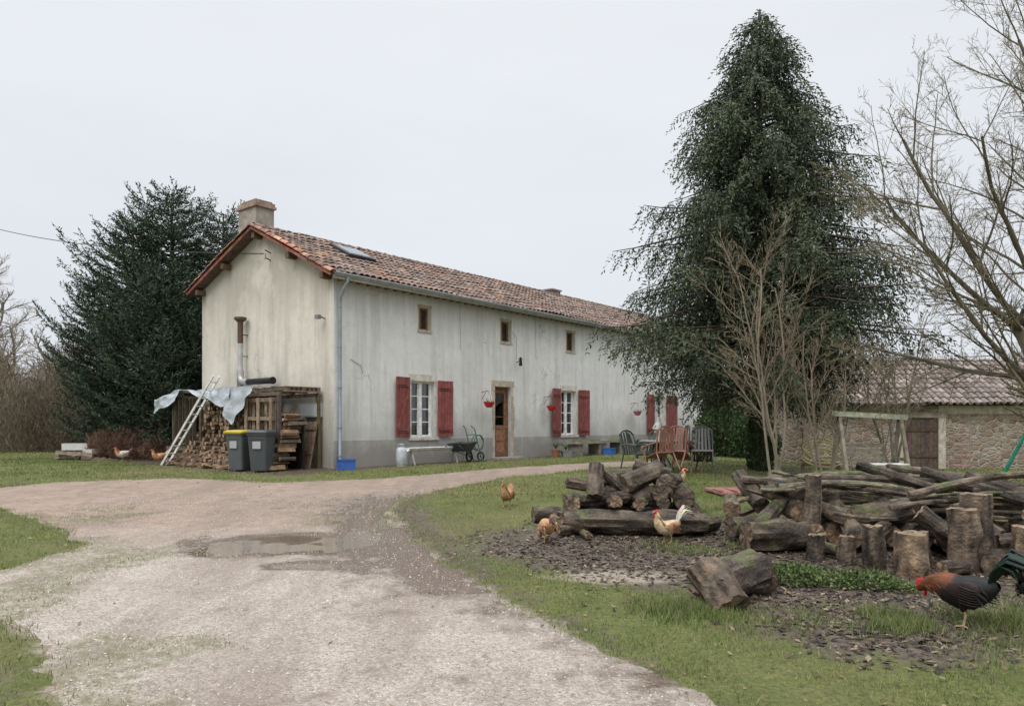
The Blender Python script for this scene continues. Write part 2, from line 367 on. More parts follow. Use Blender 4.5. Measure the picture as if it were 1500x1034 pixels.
def leafmass(name,blobs,N,L,W,cols,mat=M_leaf,up=.3,seed=0,parent=None,shell=.5):
    rs=np.random.RandomState(seed)
    vol=np.array([b[3]*b[4]*b[5] for b in blobs])**.75;pick=rs.choice(len(blobs),N,p=vol/vol.sum())
    B=np.array(blobs)[pick]
    d=rs.normal(size=(N,3));d/=np.linalg.norm(d,axis=1)[:,None]
    r=rs.uniform(0,1,N)**(1/3.);r=r*(1-shell)+shell*rs.uniform(.8,1.05,N)
    P=B[:,:3]+d*r[:,None]*B[:,3:6]
    P+=rs.normal(0,.04,(N,3))*B[:,3:6]
    dr=rs.normal(size=(N,3))+np.array([0,0,up*3])+d*.8;dr/=np.linalg.norm(dr,axis=1)[:,None]
    sd_=np.cross(dr,rs.normal(size=(N,3)));sd_/=np.linalg.norm(sd_,axis=1)[:,None]
    l=(L*rs.uniform(.6,1.4,N))[:,None];w=(W*rs.uniform(.6,1.3,N))[:,None]
    V=np.stack([P,P+dr*l*.45+sd_*w/2,P+dr*l,P+dr*l*.45-sd_*w/2],1).reshape(-1,3)
    pal=np.array(cols);c=pal[rs.randint(0,len(pal),N)]*rs.uniform(.7,1.3,(N,1))
    return npobj(name,V,np.arange(4*N).reshape(-1,4),np.repeat(c,4,0),mat,parent)

# ---------------------------------------------------------------- farmhouse
HA=math.atan2(.776,.631)
house=empty('farmhouse',(-4.434,18.4,.55),HA)
HL,HW=21.3,6.4
def h2w(x,y,z=0):
    return (-4.434+.631*x-.776*y,18.4+.776*x+.631*y,.55+z)
wins=[(2.62,3.52,.74,2.30),(9.78,10.68,.72,2.28),(16.55,17.45,.74,2.28)]
smalls=[(2.92,3.34,3.74,4.36),(6.48,6.95,3.72,4.36),(10.1,10.58,3.70,4.36),(17.0,17.45,3.7,4.34)]
door=(6.18,6.98,0,2.28)
ops=wins+smalls+[door]
bx=sorted(set([0,HL]+[o[0] for o in ops]+[o[1] for o in ops]));bz=sorted(set([-.3,4.86]+[o[2] for o in ops]+[o[3] for o in ops]))
w=MB()
for i in range(len(bx)-1):
    for j in range(len(bz)-1):
        cx=(bx[i]+bx[i+1])/2;cz=(bz[j]+bz[j+1])/2
        if any(o[0]<cx<o[1] and o[2]<cz<o[3] for o in ops):continue
        w.add([(bx[i],0,bz[j]),(bx[i+1],0,bz[j]),(bx[i+1],0,bz[j+1]),(bx[i],0,bz[j+1])],[(0,1,2,3)],mi=0)
for (a,b,c,d) in ops:
    e=.28
    w.add([(a,0,c),(a,0,d),(a,e,d),(a,e,c)],[(0,1,2,3)],mi=0);w.add([(b,0,c),(b,0,d),(b,e,d),(b,e,c)],[(3,2,1,0)],mi=0)
    w.add([(a,0,d),(b,0,d),(b,e,d),(a,e,d)],[(0,1,2,3)],mi=0);w.add([(a,0,c),(b,0,c),(b,e,c),(a,e,c)],[(3,2,1,0)],mi=0)
pent=[(0,-.3),(HW,-.3),(HW,5.13),(3.2,6.42),(0,4.86)]
for x in (0,HL):
    w.add([(x,p[0],p[1]) for p in pent],[(4,3,2,1,0) if x==0 else (0,1,2,3,4)],mi=1)
w.add([(0,HW,-.3),(HL,HW,-.3),(HL,HW,5.13),(0,HW,5.13)],[(3,2,1,0)],mi=1)
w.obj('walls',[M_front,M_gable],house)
w=MB();w.b2((.2,.9,.0),(HL-.2,.95,4.7));w.obj('unlit_room_sheet',M_dark,house)  # near-black sheet behind the openings, the room's darkness painted into its colour
w=MB()
for (a,b) in ((-.022,door[0]-.12),(door[1]+.12,HL+.02)):
    w.b2((a,-.022,-.35),(b,0.2,.68))
w.obj('plinth',M_plinth,house)
w=MB()
def surround(o,t=.13,sill=True,col=(.5,.4,.27)):
    a,b,c,d=o;z=c
    while z<d-.05:
        h=min(U(.24,.36),d-z)
        k=U(.85,1.1);cc=tuple(q*k for q in col)
        w.b2((a-t*U(.8,1.5),-.006,z+.004),(a-.001,.05,z+h-.004),cc);w.b2((b+.001,-.006,z+.004),(b+t*U(.8,1.5),.05,z+h-.004),cc);z+=h
    w.b2((a-t*1.3,-.008,d+.001),(b+t*1.3,.05,d+.19),col)
    if sill: w.b2((a-.12,-.06,c-.09),(b+.12,.1,c-.002),(.55,.51,.45))
for o in wins: surround(o,.07,True,(.64,.60,.52))
surround(door,.12,False,(.50,.42,.33))
for o in smalls:
    a,b,c,d=o
    for q in ((a-.05,a-.001,c,d),(b+.001,b+.05,c,d)): w.b2((q[0],-.006,q[2]),(q[1],.04,q[3]),(.46,.38,.27))
    w.b2((a-.06,-.01,d+.001),(b+.06,.04,d+.08),(.42,.34,.24));w.b2((a-.06,-.03,c-.07),(b+.06,.04,c-.001),(.50,.45,.38))
w.box(((door[0]+door[1])/2,-.22,-.02),(1.3,.45,.16),(.33,.30,.27))
w.obj('stone_surrounds',M_stone,house)
def window(o):
    a,b,c,d=o;m=MB();wh=(.80,.79,.77);y0=.13;y1=.19
    fw=.055
    m.b2((a,y0,c),(a+fw,y1,d),wh);m.b2((b-fw,y0,c),(b,y1,d),wh);m.b2((a+fw,y0,d-fw),(b-fw,y1,d),wh);m.b2((a+fw,y0,c),(b-fw,y1,c+fw),wh)
    mid=(a+b)/2;m.b2((mid-.05,y0-.015,c+fw),(mid+.05,y1-.01,d-fw),wh)
    for s0,s1 in ((a+fw,mid-.05),(mid+.05,b-fw)):
        m.b2((s0,y0+.01,c+fw),(s0+.035,y1-.012,d-fw),wh);m.b2((s1-.035,y0+.01,c+fw),(s1,y1-.012,d-fw),wh)
        for k in range(1,4):
            z=c+fw+(d-c-2*fw)*k/4;m.b2((s0+.035,y0+.015,z-.015),(s1-.035,y1-.015,z+.015),wh)
    m.obj('window_frame',M_paint,house)
    gm=MB();gm.add([(a+fw,.165,c+fw),(b-fw,.165,c+fw),(b-fw,.165,d-fw),(a+fw,.165,d-fw)],[(0,1,2,3)]);gm.obj('window_glass',M_glass,house)
    cm=MB();nn=40
    for s0,s1 in ((a+.02,mid-.06),(mid+.06,b-.02)):
        vs=[];fs=[]
        for i in range(nn+1):
            x=s0+(s1-s0)*i/nn;y=.29+.02*math.sin(i*1.1)+.008*math.sin(i*2.7)
            vs+= [(x,y,c+.03),(x,y,d-.02)]
            if i<nn: fs.append((2*i,2*i+2,2*i+3,2*i+1))
        cm.add(vs,fs,(.52,.51,.56))
    cm.obj('curtain',M_cloth,house,smooth=True)
for o in wins: window(o)
m=MB()
for o in smalls:
    a,b,c,d=o;br=(.22,.13,.07)
    m.b2((a,.10,c),(a+.05,.16,d),br);m.b2((b-.05,.10,c),(b,.16,d),br);m.b2((a+.05,.10,d-.05),(b-.05,.16,d),br);m.b2((a+.05,.10,c),(b-.05,.16,c+.05),br)
    m.b2((a+.05,.135,c+.05),((a+b)/2,.15,d-.05),(.17,.10,.06))
    m.b2(((a+b)/2,.145,c+.05),(b-.05,.155,d-.05),(.05,.04,.035))
m.obj('small_window_frames',M_wood,house)
red=(.255,.075,.066)
def shutter(x0,x1,z0,z1,hinge_left,tilt=0):
    m=MB();n=5;wd=(x1-x0)/n
    for i in range(n):
        k=U(.8,1.15);m.b2((i*wd+.004,-.03,0),((i+1)*wd-.004,0,z1-z0+U(-.004,.004)),tuple(q*k for q in red))
    for z in (.18,(z1-z0)-.22): m.b2((.02,-.052,z-.045),(x1-x0-.02,-.030,z+.045),red)
    m.beam((.05,-.041,.24),(x1-x0-.05,-.041,z1-z0-.28),.02,.075,tuple(q*.95 for q in red),up=(0,0,1))
    m.cyl((.02,-.06,.18),(x1-x0-.15,-.06,.18),.009,n=6,col=(.03,.02,.02));m.cyl((.02,-.06,z1-z0-.22),(x1-x0-.15,-.06,z1-z0-.22),.009,n=6,col=(.03,.02,.02))
    if hinge_left:
        m.v=[(v[0]-(x1-x0),v[1],v[2]) for v in m.v]
        m.obj('shutter',M_paint,house,loc=(x1,-.03,z0),rot=(0,0,tilt))
    else: m.obj('shutter',M_paint,house,loc=(x0,-.03,z0),rot=(0,0,-tilt))
shutter(1.98,2.52,.74,2.38,True,.10);shutter(3.62,4.20,.74,2.34,False,.06)
shutter(9.10,9.68,.68,2.33,True,.12);shutter(10.80,11.36,.68,2.33,False,.2)
shutter(15.85,16.45,.68,2.33,True,.05);shutter(17.6,18.5,.68,2.33,False,.05)
m=MB();a,b,c,d=door;dc=(.27,.135,.085)
m.b2((a,.12,c),(a+.07,.22,d),dc);m.b2((b-.07,.12,c),(b,.22,d),dc);m.b2((a+.07,.12,d-.07),(b-.07,.22,d),dc)
x0,x1=a+.075,b-.075
m.b2((x0,.15,.08),(x1,.18,.95),dc);m.b2((x0,.15,.95),(x0+.10,.2,d-.08),dc);m.b2((x1-.10,.15,.95),(x1,.2,d-.08),dc);m.b2((x0+.1,.15,d-.19),(x1-.1,.2,d-.08),dc);m.b2((x0+.1,.14,.95),(x1-.1,.2,1.06),dc)
m.b2((x0+.1,.165,1.32),(x1-.1,.18,1.34),dc);m.b2((x0+.12,.135,.2),(x1-.12,.149,.5),(.31,.15,.09));m.b2((x0+.12,.135,.58),(x1-.12,.149,.88),(.31,.15,.09));m.b2((x0,.13,.06),(x1,.149,.14),(.2,.1,.06))
m.ell((x1-.05,.11,1.0),(.025,.03,.025),(.4,.3,.1))
m.obj('front_door',M_wood,house)
gm=MB();gm.add([(x0+.1,.175,1.06),(x1-.1,.175,1.06),(x1-.1,.175,d-.19),(x0+.1,.175,d-.19)],[(0,1,2,3)]);gm.obj('door_glass',M_glass,house)
E=Vector((0,-.30,4.76));Rg=Vector((0,3.2,6.47));Eb=Vector((0,6.72,5.03))
X0,X1=-.30,HL+.25
m=MB()
for A,B in ((E,Rg),(Eb,Rg)):
    t=.05
    m.add([(X0,A.y,A.z),(X1,A.y,A.z),(X1,B.y,B.z),(X0,B.y,B.z),(X0,A.y,A.z-t),(X1,A.y,A.z-t),(X1,B.y,B.z-t),(X0,B.y,B.z-t)],[(0,1,2,3),(7,6,5,4),(0,4,5,1),(0,3,7,4),(1,5,6,2)],(.12,.08,.065))
m.obj('roof_deck',M_wood,house)
TC=[(.19,.120,.095),(.235,.16,.13),(.275,.195,.16),(.15,.105,.088),(.21,.16,.135),(.30,.175,.12),(.12,.09,.075),(.255,.205,.18)]
m=MB();rt=random.Random(4)
def tiles(A,B,x0,x1,cols,pitch=.205,rl=.34,rad=1.0):
    d=(B-A);L=d.length;Ud=d.normalized();N=Vector((0,-Ud.z,Ud.y))
    if N.z<0:N=-N
    nr=int(L/rl)+1;nc=int((x1-x0)/pitch)
    for i in range(nc+1):
        x=x0+i*pitch+rt.uniform(-.008,.008)
        for j in range(nr):
            s=j*rl+rt.uniform(-.02,.02)-.05;s2=min(s+rl+.07,L+.02)
            und=.028*math.sin(x*.9)+.018*math.sin(x*2.3+j*.4)
            c=rt.choice(cols);k=rt.uniform(.7,1.25);c=tuple(q*k for q in c)
            for kind in (0,1):
                r0=.092*rad;r1=.076*rad;h0=(.062 if kind==0 else .075)+rt.uniform(-.006,.009)+und;h1=h0-.022
                vs=[]
                xx=x+(0 if kind==0 else pitch/2)
                for (sv,hh,rr) in ((s,h0,r0),(s2,h1,r1)):
                    P=A+Ud*sv+N*hh
                    for q in range(6):
                        an=math.pi*q/5
                        if kind==0: o=Vector((math.cos(an)*rr,0,0))+N*math.sin(an)*rr*.75
                        else: o=Vector((math.cos(an)*rr,0,0))-N*math.sin(an)*rr*.55
                        vs.append(P+Vector((xx,0,0))+o)
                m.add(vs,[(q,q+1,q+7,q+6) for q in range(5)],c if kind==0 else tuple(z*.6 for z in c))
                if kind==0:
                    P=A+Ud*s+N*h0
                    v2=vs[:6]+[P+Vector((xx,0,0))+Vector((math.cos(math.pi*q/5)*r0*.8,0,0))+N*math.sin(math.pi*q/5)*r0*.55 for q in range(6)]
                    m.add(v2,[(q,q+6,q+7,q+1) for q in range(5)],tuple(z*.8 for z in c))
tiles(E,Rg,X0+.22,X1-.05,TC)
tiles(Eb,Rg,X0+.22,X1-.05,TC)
x=X0+.05
while x<X1:
    c=rt.choice(TC);vs=[]
    for xx,rr in ((x,.125),(x+.42,.10)):
        for q in range(7):
            an=math.pi*q/6;vs.append((xx,3.2+math.cos(an)*rr,6.50+math.sin(an)*rr*.9+rt.uniform(-.006,.006)))
    m.add(vs,[(q,q+1,q+8,q+7) for q in range(6)],c);x+=.36
m.obj('roof_tiles',M_tile,house)
m=MB();OC=[(.40,.19,.125),(.33,.15,.10),(.45,.26,.18),(.30,.16,.12),(.26,.17,.13)]
tiles(E+Vector((0,0,.02)),Rg+Vector((0,0,.02)),X0+.0,X0+.12,OC,.19,.34,1.0)
tiles(Eb+Vector((0,0,.02)),Rg+Vector((0,0,.02)),X0+.0,X0+.12,OC,.19,.34,1.0)
for A,B in ((E,Rg),(Eb,Rg)):
    d=(B-A).normalized();P=A.copy();P.x=X0-.02;Q=B.copy();Q.x=X0-.02
    L=(Q-P).length;k=0
    while k<L-.05:
        e=min(k+.34,L);m.beam(P+d*k-Vector((0,0,.012)),P+d*(e-.008)-Vector((0,0,.012)),.03,.075,tuple(q*U(.75,1.1) for q in (.30,.13,.095)));k+=.34
m.obj('verge_tiles',M_verge,house)
m=MB()
for y,z in ((.15,4.80),(1.6,5.50),(3.2,6.28),(4.8,5.64),(6.25,5.05)): m.b2((X0+.03,y-.07,z-.09),(.05,y+.07,z+.06),(.14,.09,.06))
for i in range(70): m.b2((i*.31+.1,-.27,4.67),(i*.31+.17,.02,4.74),(.22,.17,.12))
m.obj('rafters',M_wood,house)
m=MB();n=8;vs=[];xx=[X0+.02+i*(X1-X0-.04)/30 for i in range(31)]
zc=(.40,.42,.43)
for x in xx:
    for q in range(n+1):
        an=math.pi+math.pi*q/n;vs.append((x,-.39+math.cos(an)*.075,4.78+math.sin(an)*.075-.002*x+ .004*math.sin(x*3)))
m.add(vs,[(i*(n+1)+q,i*(n+1)+q+1,(i+1)*(n+1)+q+1,(i+1)*(n+1)+q) for i in range(30) for q in range(n)],zc)
m.b2((X0+.05,-.33,4.66),(X1-.05,-.30,4.75),(.55,.55,.53))
m.cyl((X0+.02,-.465,4.785),(X1-.02,-.465,4.745),.010,n=6,col=(.5,.52,.53))
for i in range(22): m.tube([(i+.3,-.47,4.79-.002*i),(i+.3,-.45,4.71-.002*i),(i+.3,-.39,4.695-.002*i),(i+.3,-.32,4.74-.002*i)],.012,5,zc)
px=.12
m.tube([(px,-.39,4.72),(px,-.39,4.60),(px-.03,-.33,4.5),(px-.02,-.12,4.25),(px,-.09,4.1),(px,-.085,2.5),(px,-.085,.1),(px-.02,-.13,0.0)],.045,10,(.33,.37,.41))
for z in (4.0,3.0,2.0,1.0,.3): m.cyl((px,-.085,z-.02),(px,-.085,z+.02),.056,n=10,col=(.28,.3,.32))
m.obj('gutter_and_downpipe',M_metal,house,smooth=True)
m=MB();cc=(.33,.29,.25)
m.b2((.05,3.55,5.7),(.62,4.45,7.20),cc)
m.b2((.0,3.49,7.2),(.67,4.51,7.27),(.30,.21,.17));m.b2((.03,3.52,7.27),(.64,4.48,7.36),(.33,.23,.18));m.b2((.07,3.6,7.36),(.6,4.4,7.42),(.22,.18,.15))
m.b2((13.9,3.4,6.0),(14.5,4.1,6.78),(.27,.22,.19));m.b2((13.85,3.35,6.78),(14.55,4.15,6.84),(.3,.23,.2))
m.obj('chimneys',M_stone,house)
d=(Rg-E).normalized();N=Vector((0,-d.z,d.y));m=MB()
Mx=Matrix((Vector((1,0,0)),d,N)).transposed();P=E+d*2.45+N*.17
P.x=2.05
m.box(P,(.95,1.0,.10),(.06,.06,.065),Mx)
P2=P+N*.057;m.box(P2,(.76,.82,.012),(.20,.23,.26),Mx)
m.obj('skylight',M_metal,house)
m=MB();k=(.02,.02,.02)
m.cyl((7.25,-.0,3.1),(7.25,-.18,3.15),.015,n=6,col=k);m.cyl((7.25,-.18,3.18),(7.25,-.18,2.98),.04,.06,8,k);m.cyl((7.25,-.18,3.26),(7.25,-.18,3.18),.02,.075,8,k)
m.cyl((0,.35,3.75),(-.2,.35,3.8),.015,n=6,col=k);m.box((-.22,.35,3.77),(.1,.14,.1),(.25,.25,.25))
m.cyl((-.0,2.75,5.55),(-.18,2.75,5.6),.015,n=6,col=k);m.cyl((-.18,2.75,5.55),(-.18,2.75,5.7),.035,.03,8,(.45,.4,.35))
m.cyl((-.0,2.75,5.75),(-.18,2.75,5.8),.015,n=6,col=k)
for x in (4.55,8.25,13.0): m.tube([(x,-.004,4.6),(x,-.03,4.5),(x+.02,-.03,3.3)],.006,5,(.35,.35,.35))
m.tube([(.5,-.01,2.75),(.85,-.02,2.6),(.9,-.02,2.4)],.006,5,(.2,.2,.2))
m.tube([(7.25,-.01,3.2),(7.24,-.012,3.9),(6.3,-.012,4.62)],.006,4,(.25,.25,.25))
m.obj('wall_lantern',M_metal,house)
def basket(x,z,col,nm='hanging_flower_basket'):
    b=MB();b.tube([(x,0,z+.42),(x,-.28,z+.45),(x,-.30,z+.42)],.010,5,(.03,.03,.03));b.cyl((x,0,z+.2),(x,-.2,z+.44),.008,n=5,col=(.03,.03,.03))
    for dx_ in (-.13,.13): b.cyl((x+dx_,-.30,z+.1),(x,-.30,z+.42),.004,n=4,col=(.1,.1,.1))
    b.tube([(x,-.3,z-.06),(x,-.3,z-.03),(x,-.3,z+.04),(x,-.3,z+.10)],[.07,.11,.15,.17],14,col);b.cyl((x,-.3,z+.1),(x,-.3,z+.115),.18,n=14,col=col)
    for q in range(26):
        an=U(0,6.3);r=U(0,.15);b.cyl((x+r*math.cos(an),-.3+r*math.sin(an),z+.1),(x+1.3*r*math.cos(an)+U(-.04,.04),-.3+1.3*r*math.sin(an),z+U(.13,.24)),.006,.002,4,(.12,.12,.05))
    b.v=[h2w(*v) for v in b.v];b.obj(nm,M_plastic)
basket(5.55,1.66,(.50,.02,.03));basket(8.78,1.60,(.50,.02,.03));basket(14.6,1.5,(.45,.12,.18))

# ---------------------------------------------------------------- gable side
def hobj(mb,name,mat,smooth=False):
    mb.v=[h2w(*v) for v in mb.v];return mb.obj(name,mat,smooth=smooth)
m=MB();f=(.12,.075,.055)
m.cyl((-.22,3.9,2.55),(-.22,3.9,3.35),.075,n=14,col=(.50,.49,.48));m.cyl((-.22,3.9,3.35),(-.22,3.9,3.95),.078,n=14,col=f)
m.cyl((-.22,3.9,4.02),(-.22,3.9,4.08),.17,.17,14,f);m.cyl((-.22,3.9,3.94),(-.22,3.9,4.02),.078,.17,14,f)
m.tube([(-.22,3.9,2.6),(-.22,3.9,2.42),(-.22,3.84,2.32),(-.22,3.72,2.27),(-.22,3.5,2.26)],.095,14,(.45,.44,.43))
m.cyl((-.22,3.5,2.26),(-.22,2.35,2.26),.085,n=14,col=(.018,.018,.018));m.cyl((-.22,2.35,2.26),(-.22,2.30,2.26),.10,n=14,col=(.018,.018,.018))
m.cyl((-.22,3.9,2.42),(-.22,3.9,1.85),.09,n=14,col=(.18,.16,.15))
for z in (3.0,3.6): m.beam((0,3.9,z),(-.22,3.9,z),.03,.03,(.2,.2,.2))
hobj(m,'stove_flue_pipe',M_metal,True)
def pallet(mb,M,col=(.22,.16,.10)):
    L,W=1.2,1.0
    def bx_(lo,hi):
        c=Vector([(a+b)/2 for a,b in zip(lo,hi)]);k=U(.7,1.2)
        mb.box(M@c,[hi[i]-lo[i] for i in range(3)],tuple(q*k for q in col),M.to_3x3())
    for i in range(7): bx_((i*.18,0,.11),(i*.18+.11,W,.13))
    for y in (0,.45,.9): bx_((0,y,.03),(L,y+.09,.109))
    for i in (0,.54,1.08): bx_((i,0,0),(i+.11,W,.029))
def TM(loc,rx=0,ry=0,rz=0): return Matrix.Translation(loc)@Matrix.Rotation(rz,4,'Z')@Matrix.Rotation(ry,4,'Y')@Matrix.Rotation(rx,4,'X')
shel=MB();wc=(.13,.10,.075)
for y in (.45,2.2,4.1,5.6):
    for x in (-1.25,-.12): shel.beam((x,y,-.05),(x+U(-.02,.02),y,1.80),.08,.08,tuple(q*U(.7,1.1) for q in wc))
for x in (-1.25,-.12): shel.beam((x,.4,1.83),(x,5.75,1.80),.07,.09,wc)
for i,y in enumerate((.40,1.65,2.9,4.15)): pallet(shel,TM((-.1,y,1.88+U(-.01,.02)),0,U(-.02,.02),math.pi/2),(.19,.145,.105))
pallet(shel,TM((-1.40,.55,.74),math.pi/2*1,0,math.pi/2),(.24,.18,.13))
for k in range(3): pallet(shel,TM((-.35,4.75,.02+k*.16),0,0,math.pi/2+U(-.05,.05)),(.17,.125,.09))
for k in range(6): shel.beam((-1.32,4.35+k*.2,.5+U(0,.1)),(-1.32,4.35+k*.2+U(-.1,.1),1.8),.02,.09,(.11,.085,.06))
hobj(shel,'firewood_shelter',M_wood)
fw=MB();rf=random.Random(3)
for iy in range(40):
    for iz in range(16):
        y=.30+iy*.112+(iz%2)*.055;z=.06+iz*.104
        top=1.70-.12*abs(math.sin(y*1.9))-(.8 if y>3.9 else 0)*(y-3.9)/.6-(.25 if y<1.5 else 0)
        if z>top or y>4.65: continue
        x=-1.16+rf.uniform(-.15,.10)-max(0,(.9-z))*.38
        if iz<4: x-=rf.uniform(0,.15)
        r=rf.uniform(.045,.075);a0=rf.uniform(0,6.28)
        nv=rf.choice([3,4,5,7])
        pts=[(math.cos(a0+6.283*k/nv)*r*rf.uniform(.8,1.15),math.sin(a0+6.283*k/nv)*r*rf.uniform(.8,1.15)) for k in range(nv)]
        ty=rf.uniform(-.08,.08);L=.45
        f0=[(x,y+p[0],z+p[1]) for p in pts];f1=[(x+L,y+p[0]+ty,z+p[1]+rf.uniform(-.02,.02)) for p in pts]
        e=rf.choice([(.40,.28,.19),(.32,.22,.15),(.47,.34,.24),(.22,.155,.11),(.36,.24,.16),(.15,.11,.08)]);k=rf.uniform(.7,1.15)
        fw.add(f0,[tuple(range(nv-1,-1,-1))],tuple(q*k for q in e))
        sdc=rf.choice([(.10,.075,.055),(.2,.14,.09),(.26,.17,.10)])
        fw.add(f0+f1,[(i,(i+1)%nv,nv+(i+1)%nv,nv+i) for i in range(nv)],sdc)
for k in range(150):
    y=rf.uniform(1.5,4.6);x=-1.5-abs(rf.gauss(0,.22));z=.05+rf.uniform(0,.35)*max(0,1-(-1.5-x)*3)
    an=rf.uniform(0,3.14);L=rf.uniform(.25,.42)/2;d_=Vector((math.cos(an)*L,math.sin(an)*L,rf.uniform(-.05,.05)))
    e=rf.choice([(.38,.26,.17),(.30,.20,.13),(.2,.14,.10)])
    fw.tube([Vector((x,y,z))-d_,Vector((x,y,z))+d_],rf.uniform(.035,.055),rf.choice([3,4,5]),tuple(q*.7 for q in e),capcol=e)
fw.b2((-.70,.3,0),(-.65,4.4,1.2),(.02,.015,.01))  # near-black slab behind the logs, shade in the gaps put into its colour
hobj(fw,'firewood_stack',M_wood)
tn=45;vs=[];fs=[]
def tarp_pt(u,v):
    y=2.2+u*4.3;
    if v<=1: x=-.1-1.32*v;z=2.07-.05*v
    else: x=-1.44-.08*(v-1);z=2.02-(v-1)*(.38+.30*math.sin(u*8+.6)+.14*math.sin(u*19))
    nz=noise.noise(Vector((y*1.6,x*2.0,v)))*.08+noise.noise(Vector((y*5,x*5,v*4)))*.03
    if v>1: x+=nz*1.5
    else: z+=nz*.7-.06*math.sin(u*math.pi*3)**2
    if u>.72: z-=(u-.72)*.9
    return (x,y,z)
nv_=26
for i in range(tn*2+1):
    for j in range(nv_+1): vs.append(tarp_pt(i/(tn*2),j/nv_*1.6))
fs=[(i*(nv_+1)+j,i*(nv_+1)+j+1,(i+1)*(nv_+1)+j+1,(i+1)*(nv_+1)+j) for i in range(tn*2) for j in range(nv_)]
m=MB();m.add(vs,fs)
vs=[];n2=16
for i in range(n2+1):
    for j in range(n2+1):
        t=i/n2;s_=j/n2
        wdt=.85*(1-t)**.8;y=2.0+(s_-.5)*2*wdt+.15*t;z=2.03-t*.95
        x=-1.50-.06*t+.06*noise.noise(Vector((y*4,z*3,1)))*2;vs.append((x,y,z))
m.add(vs,[(i*(n2+1)+j,i*(n2+1)+j+1,(i+1)*(n2+1)+j+1,(i+1)*(n2+1)+j) for i in range(n2) for j in range(n2)])
hobj(m,'plastic_tarp',M_tarp,True)
m=MB();b0=Vector((-1.95,4.75,-.02));t0=Vector((-1.58,2.75,2.32))
wv=Vector((-.78,-.62,0)).normalized()*.19
al=(.62,.61,.58)
m.beam(b0-wv,t0-wv,.03,.065,al);m.beam(b0+wv,t0+wv,.03,.065,al)
for k in range(11):
    p=b0+(t0-b0)*(k+.6)/11.3;m.cyl(p-wv,p+wv,.017,n=7,col=al)
hobj(m,'ladder',M_paint)
def bin_(nm,px_,py_,rz,body,lid):
    m=MB()
    def ring(z,wx,wy,oy=0,r=.06):
        out=[]
        for cx,cy,a0 in ((wx-r,wy-r,0),(-wx+r,wy-r,90),(-wx+r,-wy+r,180),(wx-r,-wy+r,270)):
            for k in range(4):
                a=math.radians(a0+k*30);out.append((cx+r*math.cos(a),oy+cy+r*math.sin(a),z))
        return out
    R_=[ring(.04,.20,.19),ring(.5,.225,.225),ring(.86,.245,.26),ring(.865,.27,.285),ring(.90,.27,.285)]
    n=16;vs=sum(R_,[])
    m.add(vs,[(i*n+j,i*n+(j+1)%n,(i+1)*n+(j+1)%n,(i+1)*n+j) for i in range(4) for j in range(n)]+[tuple(range(n-1,-1,-1))],body)
    R2=[ring(.90,.28,.30),ring(.935,.285,.305),ring(.975,.24,.25,.02),ring(.985,.12,.14,.03)];vs=sum(R2,[])
    m.add(vs,[(i*n+j,i*n+(j+1)%n,(i+1)*n+(j+1)%n,(i+1)*n+j) for i in range(3) for j in range(n)]+[tuple(range(48,64))],lid)
    m.cyl((-.18,.33,.93),(.18,.33,.93),.016,n=8,col=lid)
    for s in(-1,1):
        m.cyl((s*.21,.21,.10),(s*.26,.21,.10),.10,n=16,col=(.015,.015,.015));m.box((s*.15,.30,.90),(.03,.1,.05),body)
    m.b2((-.10,-.262,.55),(.10,-.245,.72),(.35,.36,.36))
    m.box((0,-.245,.78),(.36,.04,.03),tuple(q*.8 for q in body))
    wx,wy,wz=h2w(px_,py_,0)
    m.obj(nm,M_plastic,loc=(wx,wy,gz(wx,wy)),rot=(0,0,rz))
bin_('wheeled_bin',-1.85,1.15,-.35,(.085,.095,.10),(.42,.33,.03))
bin_('wheeled_bin',-1.72,.45,-.15,(.06,.068,.072),(.05,.055,.06))
m=MB();m.b2((-.2,.45,1.28),(0,1.15,1.62),(.42,.45,.44));m.b2((-.206,.49,1.31),(-.2,1.11,1.59),(.5,.53,.52));hobj(m,'electric_meter_box',M_plastic)
m=MB()
for k in range(5): m.beam((-.45,.42+k*.16,0.0),(-.22,.42+k*.16,1.18+U(-.04,.04)),.02,.13,tuple(q*U(.7,1.2) for q in (.2,.15,.11)),up=(0,1,0))
m.beam((-.42,.35,.4),(-.42,1.15,.4),.03,.08,(.2,.15,.1));m.beam((-.30,.35,1.0),(-.30,1.15,1.0),.03,.08,(.2,.15,.1))
hobj(m,'wooden_crate_panel',M_wood)

# ---------------------------------------------------------------- front-of-house objects
def wobj(mb,name,mat,lx,ly,rz=0,smooth=False,dz=0):
    wx,wy,_=h2w(lx,ly);return mb.obj(name,mat,loc=(wx,wy,gz(wx,wy)+dz),rot=(0,0,HA+rz),smooth=smooth)
def crate(nm,w_,d_,h_,col,lx,ly,rz=0,dz=0):
    m=MB();t=.015
    m.b2((-w_/2,-d_/2,0),(w_/2,d_/2,t),col)
    m.b2((-w_/2,-d_/2,t),(w_/2,-d_/2+t,h_),col);m.b2((-w_/2,d_/2-t,t),(w_/2,d_/2,h_),col);m.b2((-w_/2,-d_/2+t,t),(-w_/2+t,d_/2-t,h_),col);m.b2((w_/2-t,-d_/2+t,t),(w_/2,d_/2-t,h_),col)
    e=.014
    m.b2((-w_/2-e,-d_/2-e,h_-.03),(w_/2+e,-d_/2-.001,h_+.004),col);m.b2((-w_/2-e,d_/2+.001,h_-.03),(w_/2+e,d_/2+e,h_+.004),col);m.b2((-w_/2-e,-d_/2,h_-.03),(-w_/2-.001,d_/2,h_+.004),col);m.b2((w_/2+.001,-d_/2,h_-.03),(w_/2+e,d_/2,h_+.004),col)
    wobj(m,nm,M_plastic,lx,ly,rz,dz=dz)
crate('blue_crate',.36,.28,.26,(.05,.13,.42),-.05,-.55,-.2)
m=MB();gcol=(.45,.48,.50)
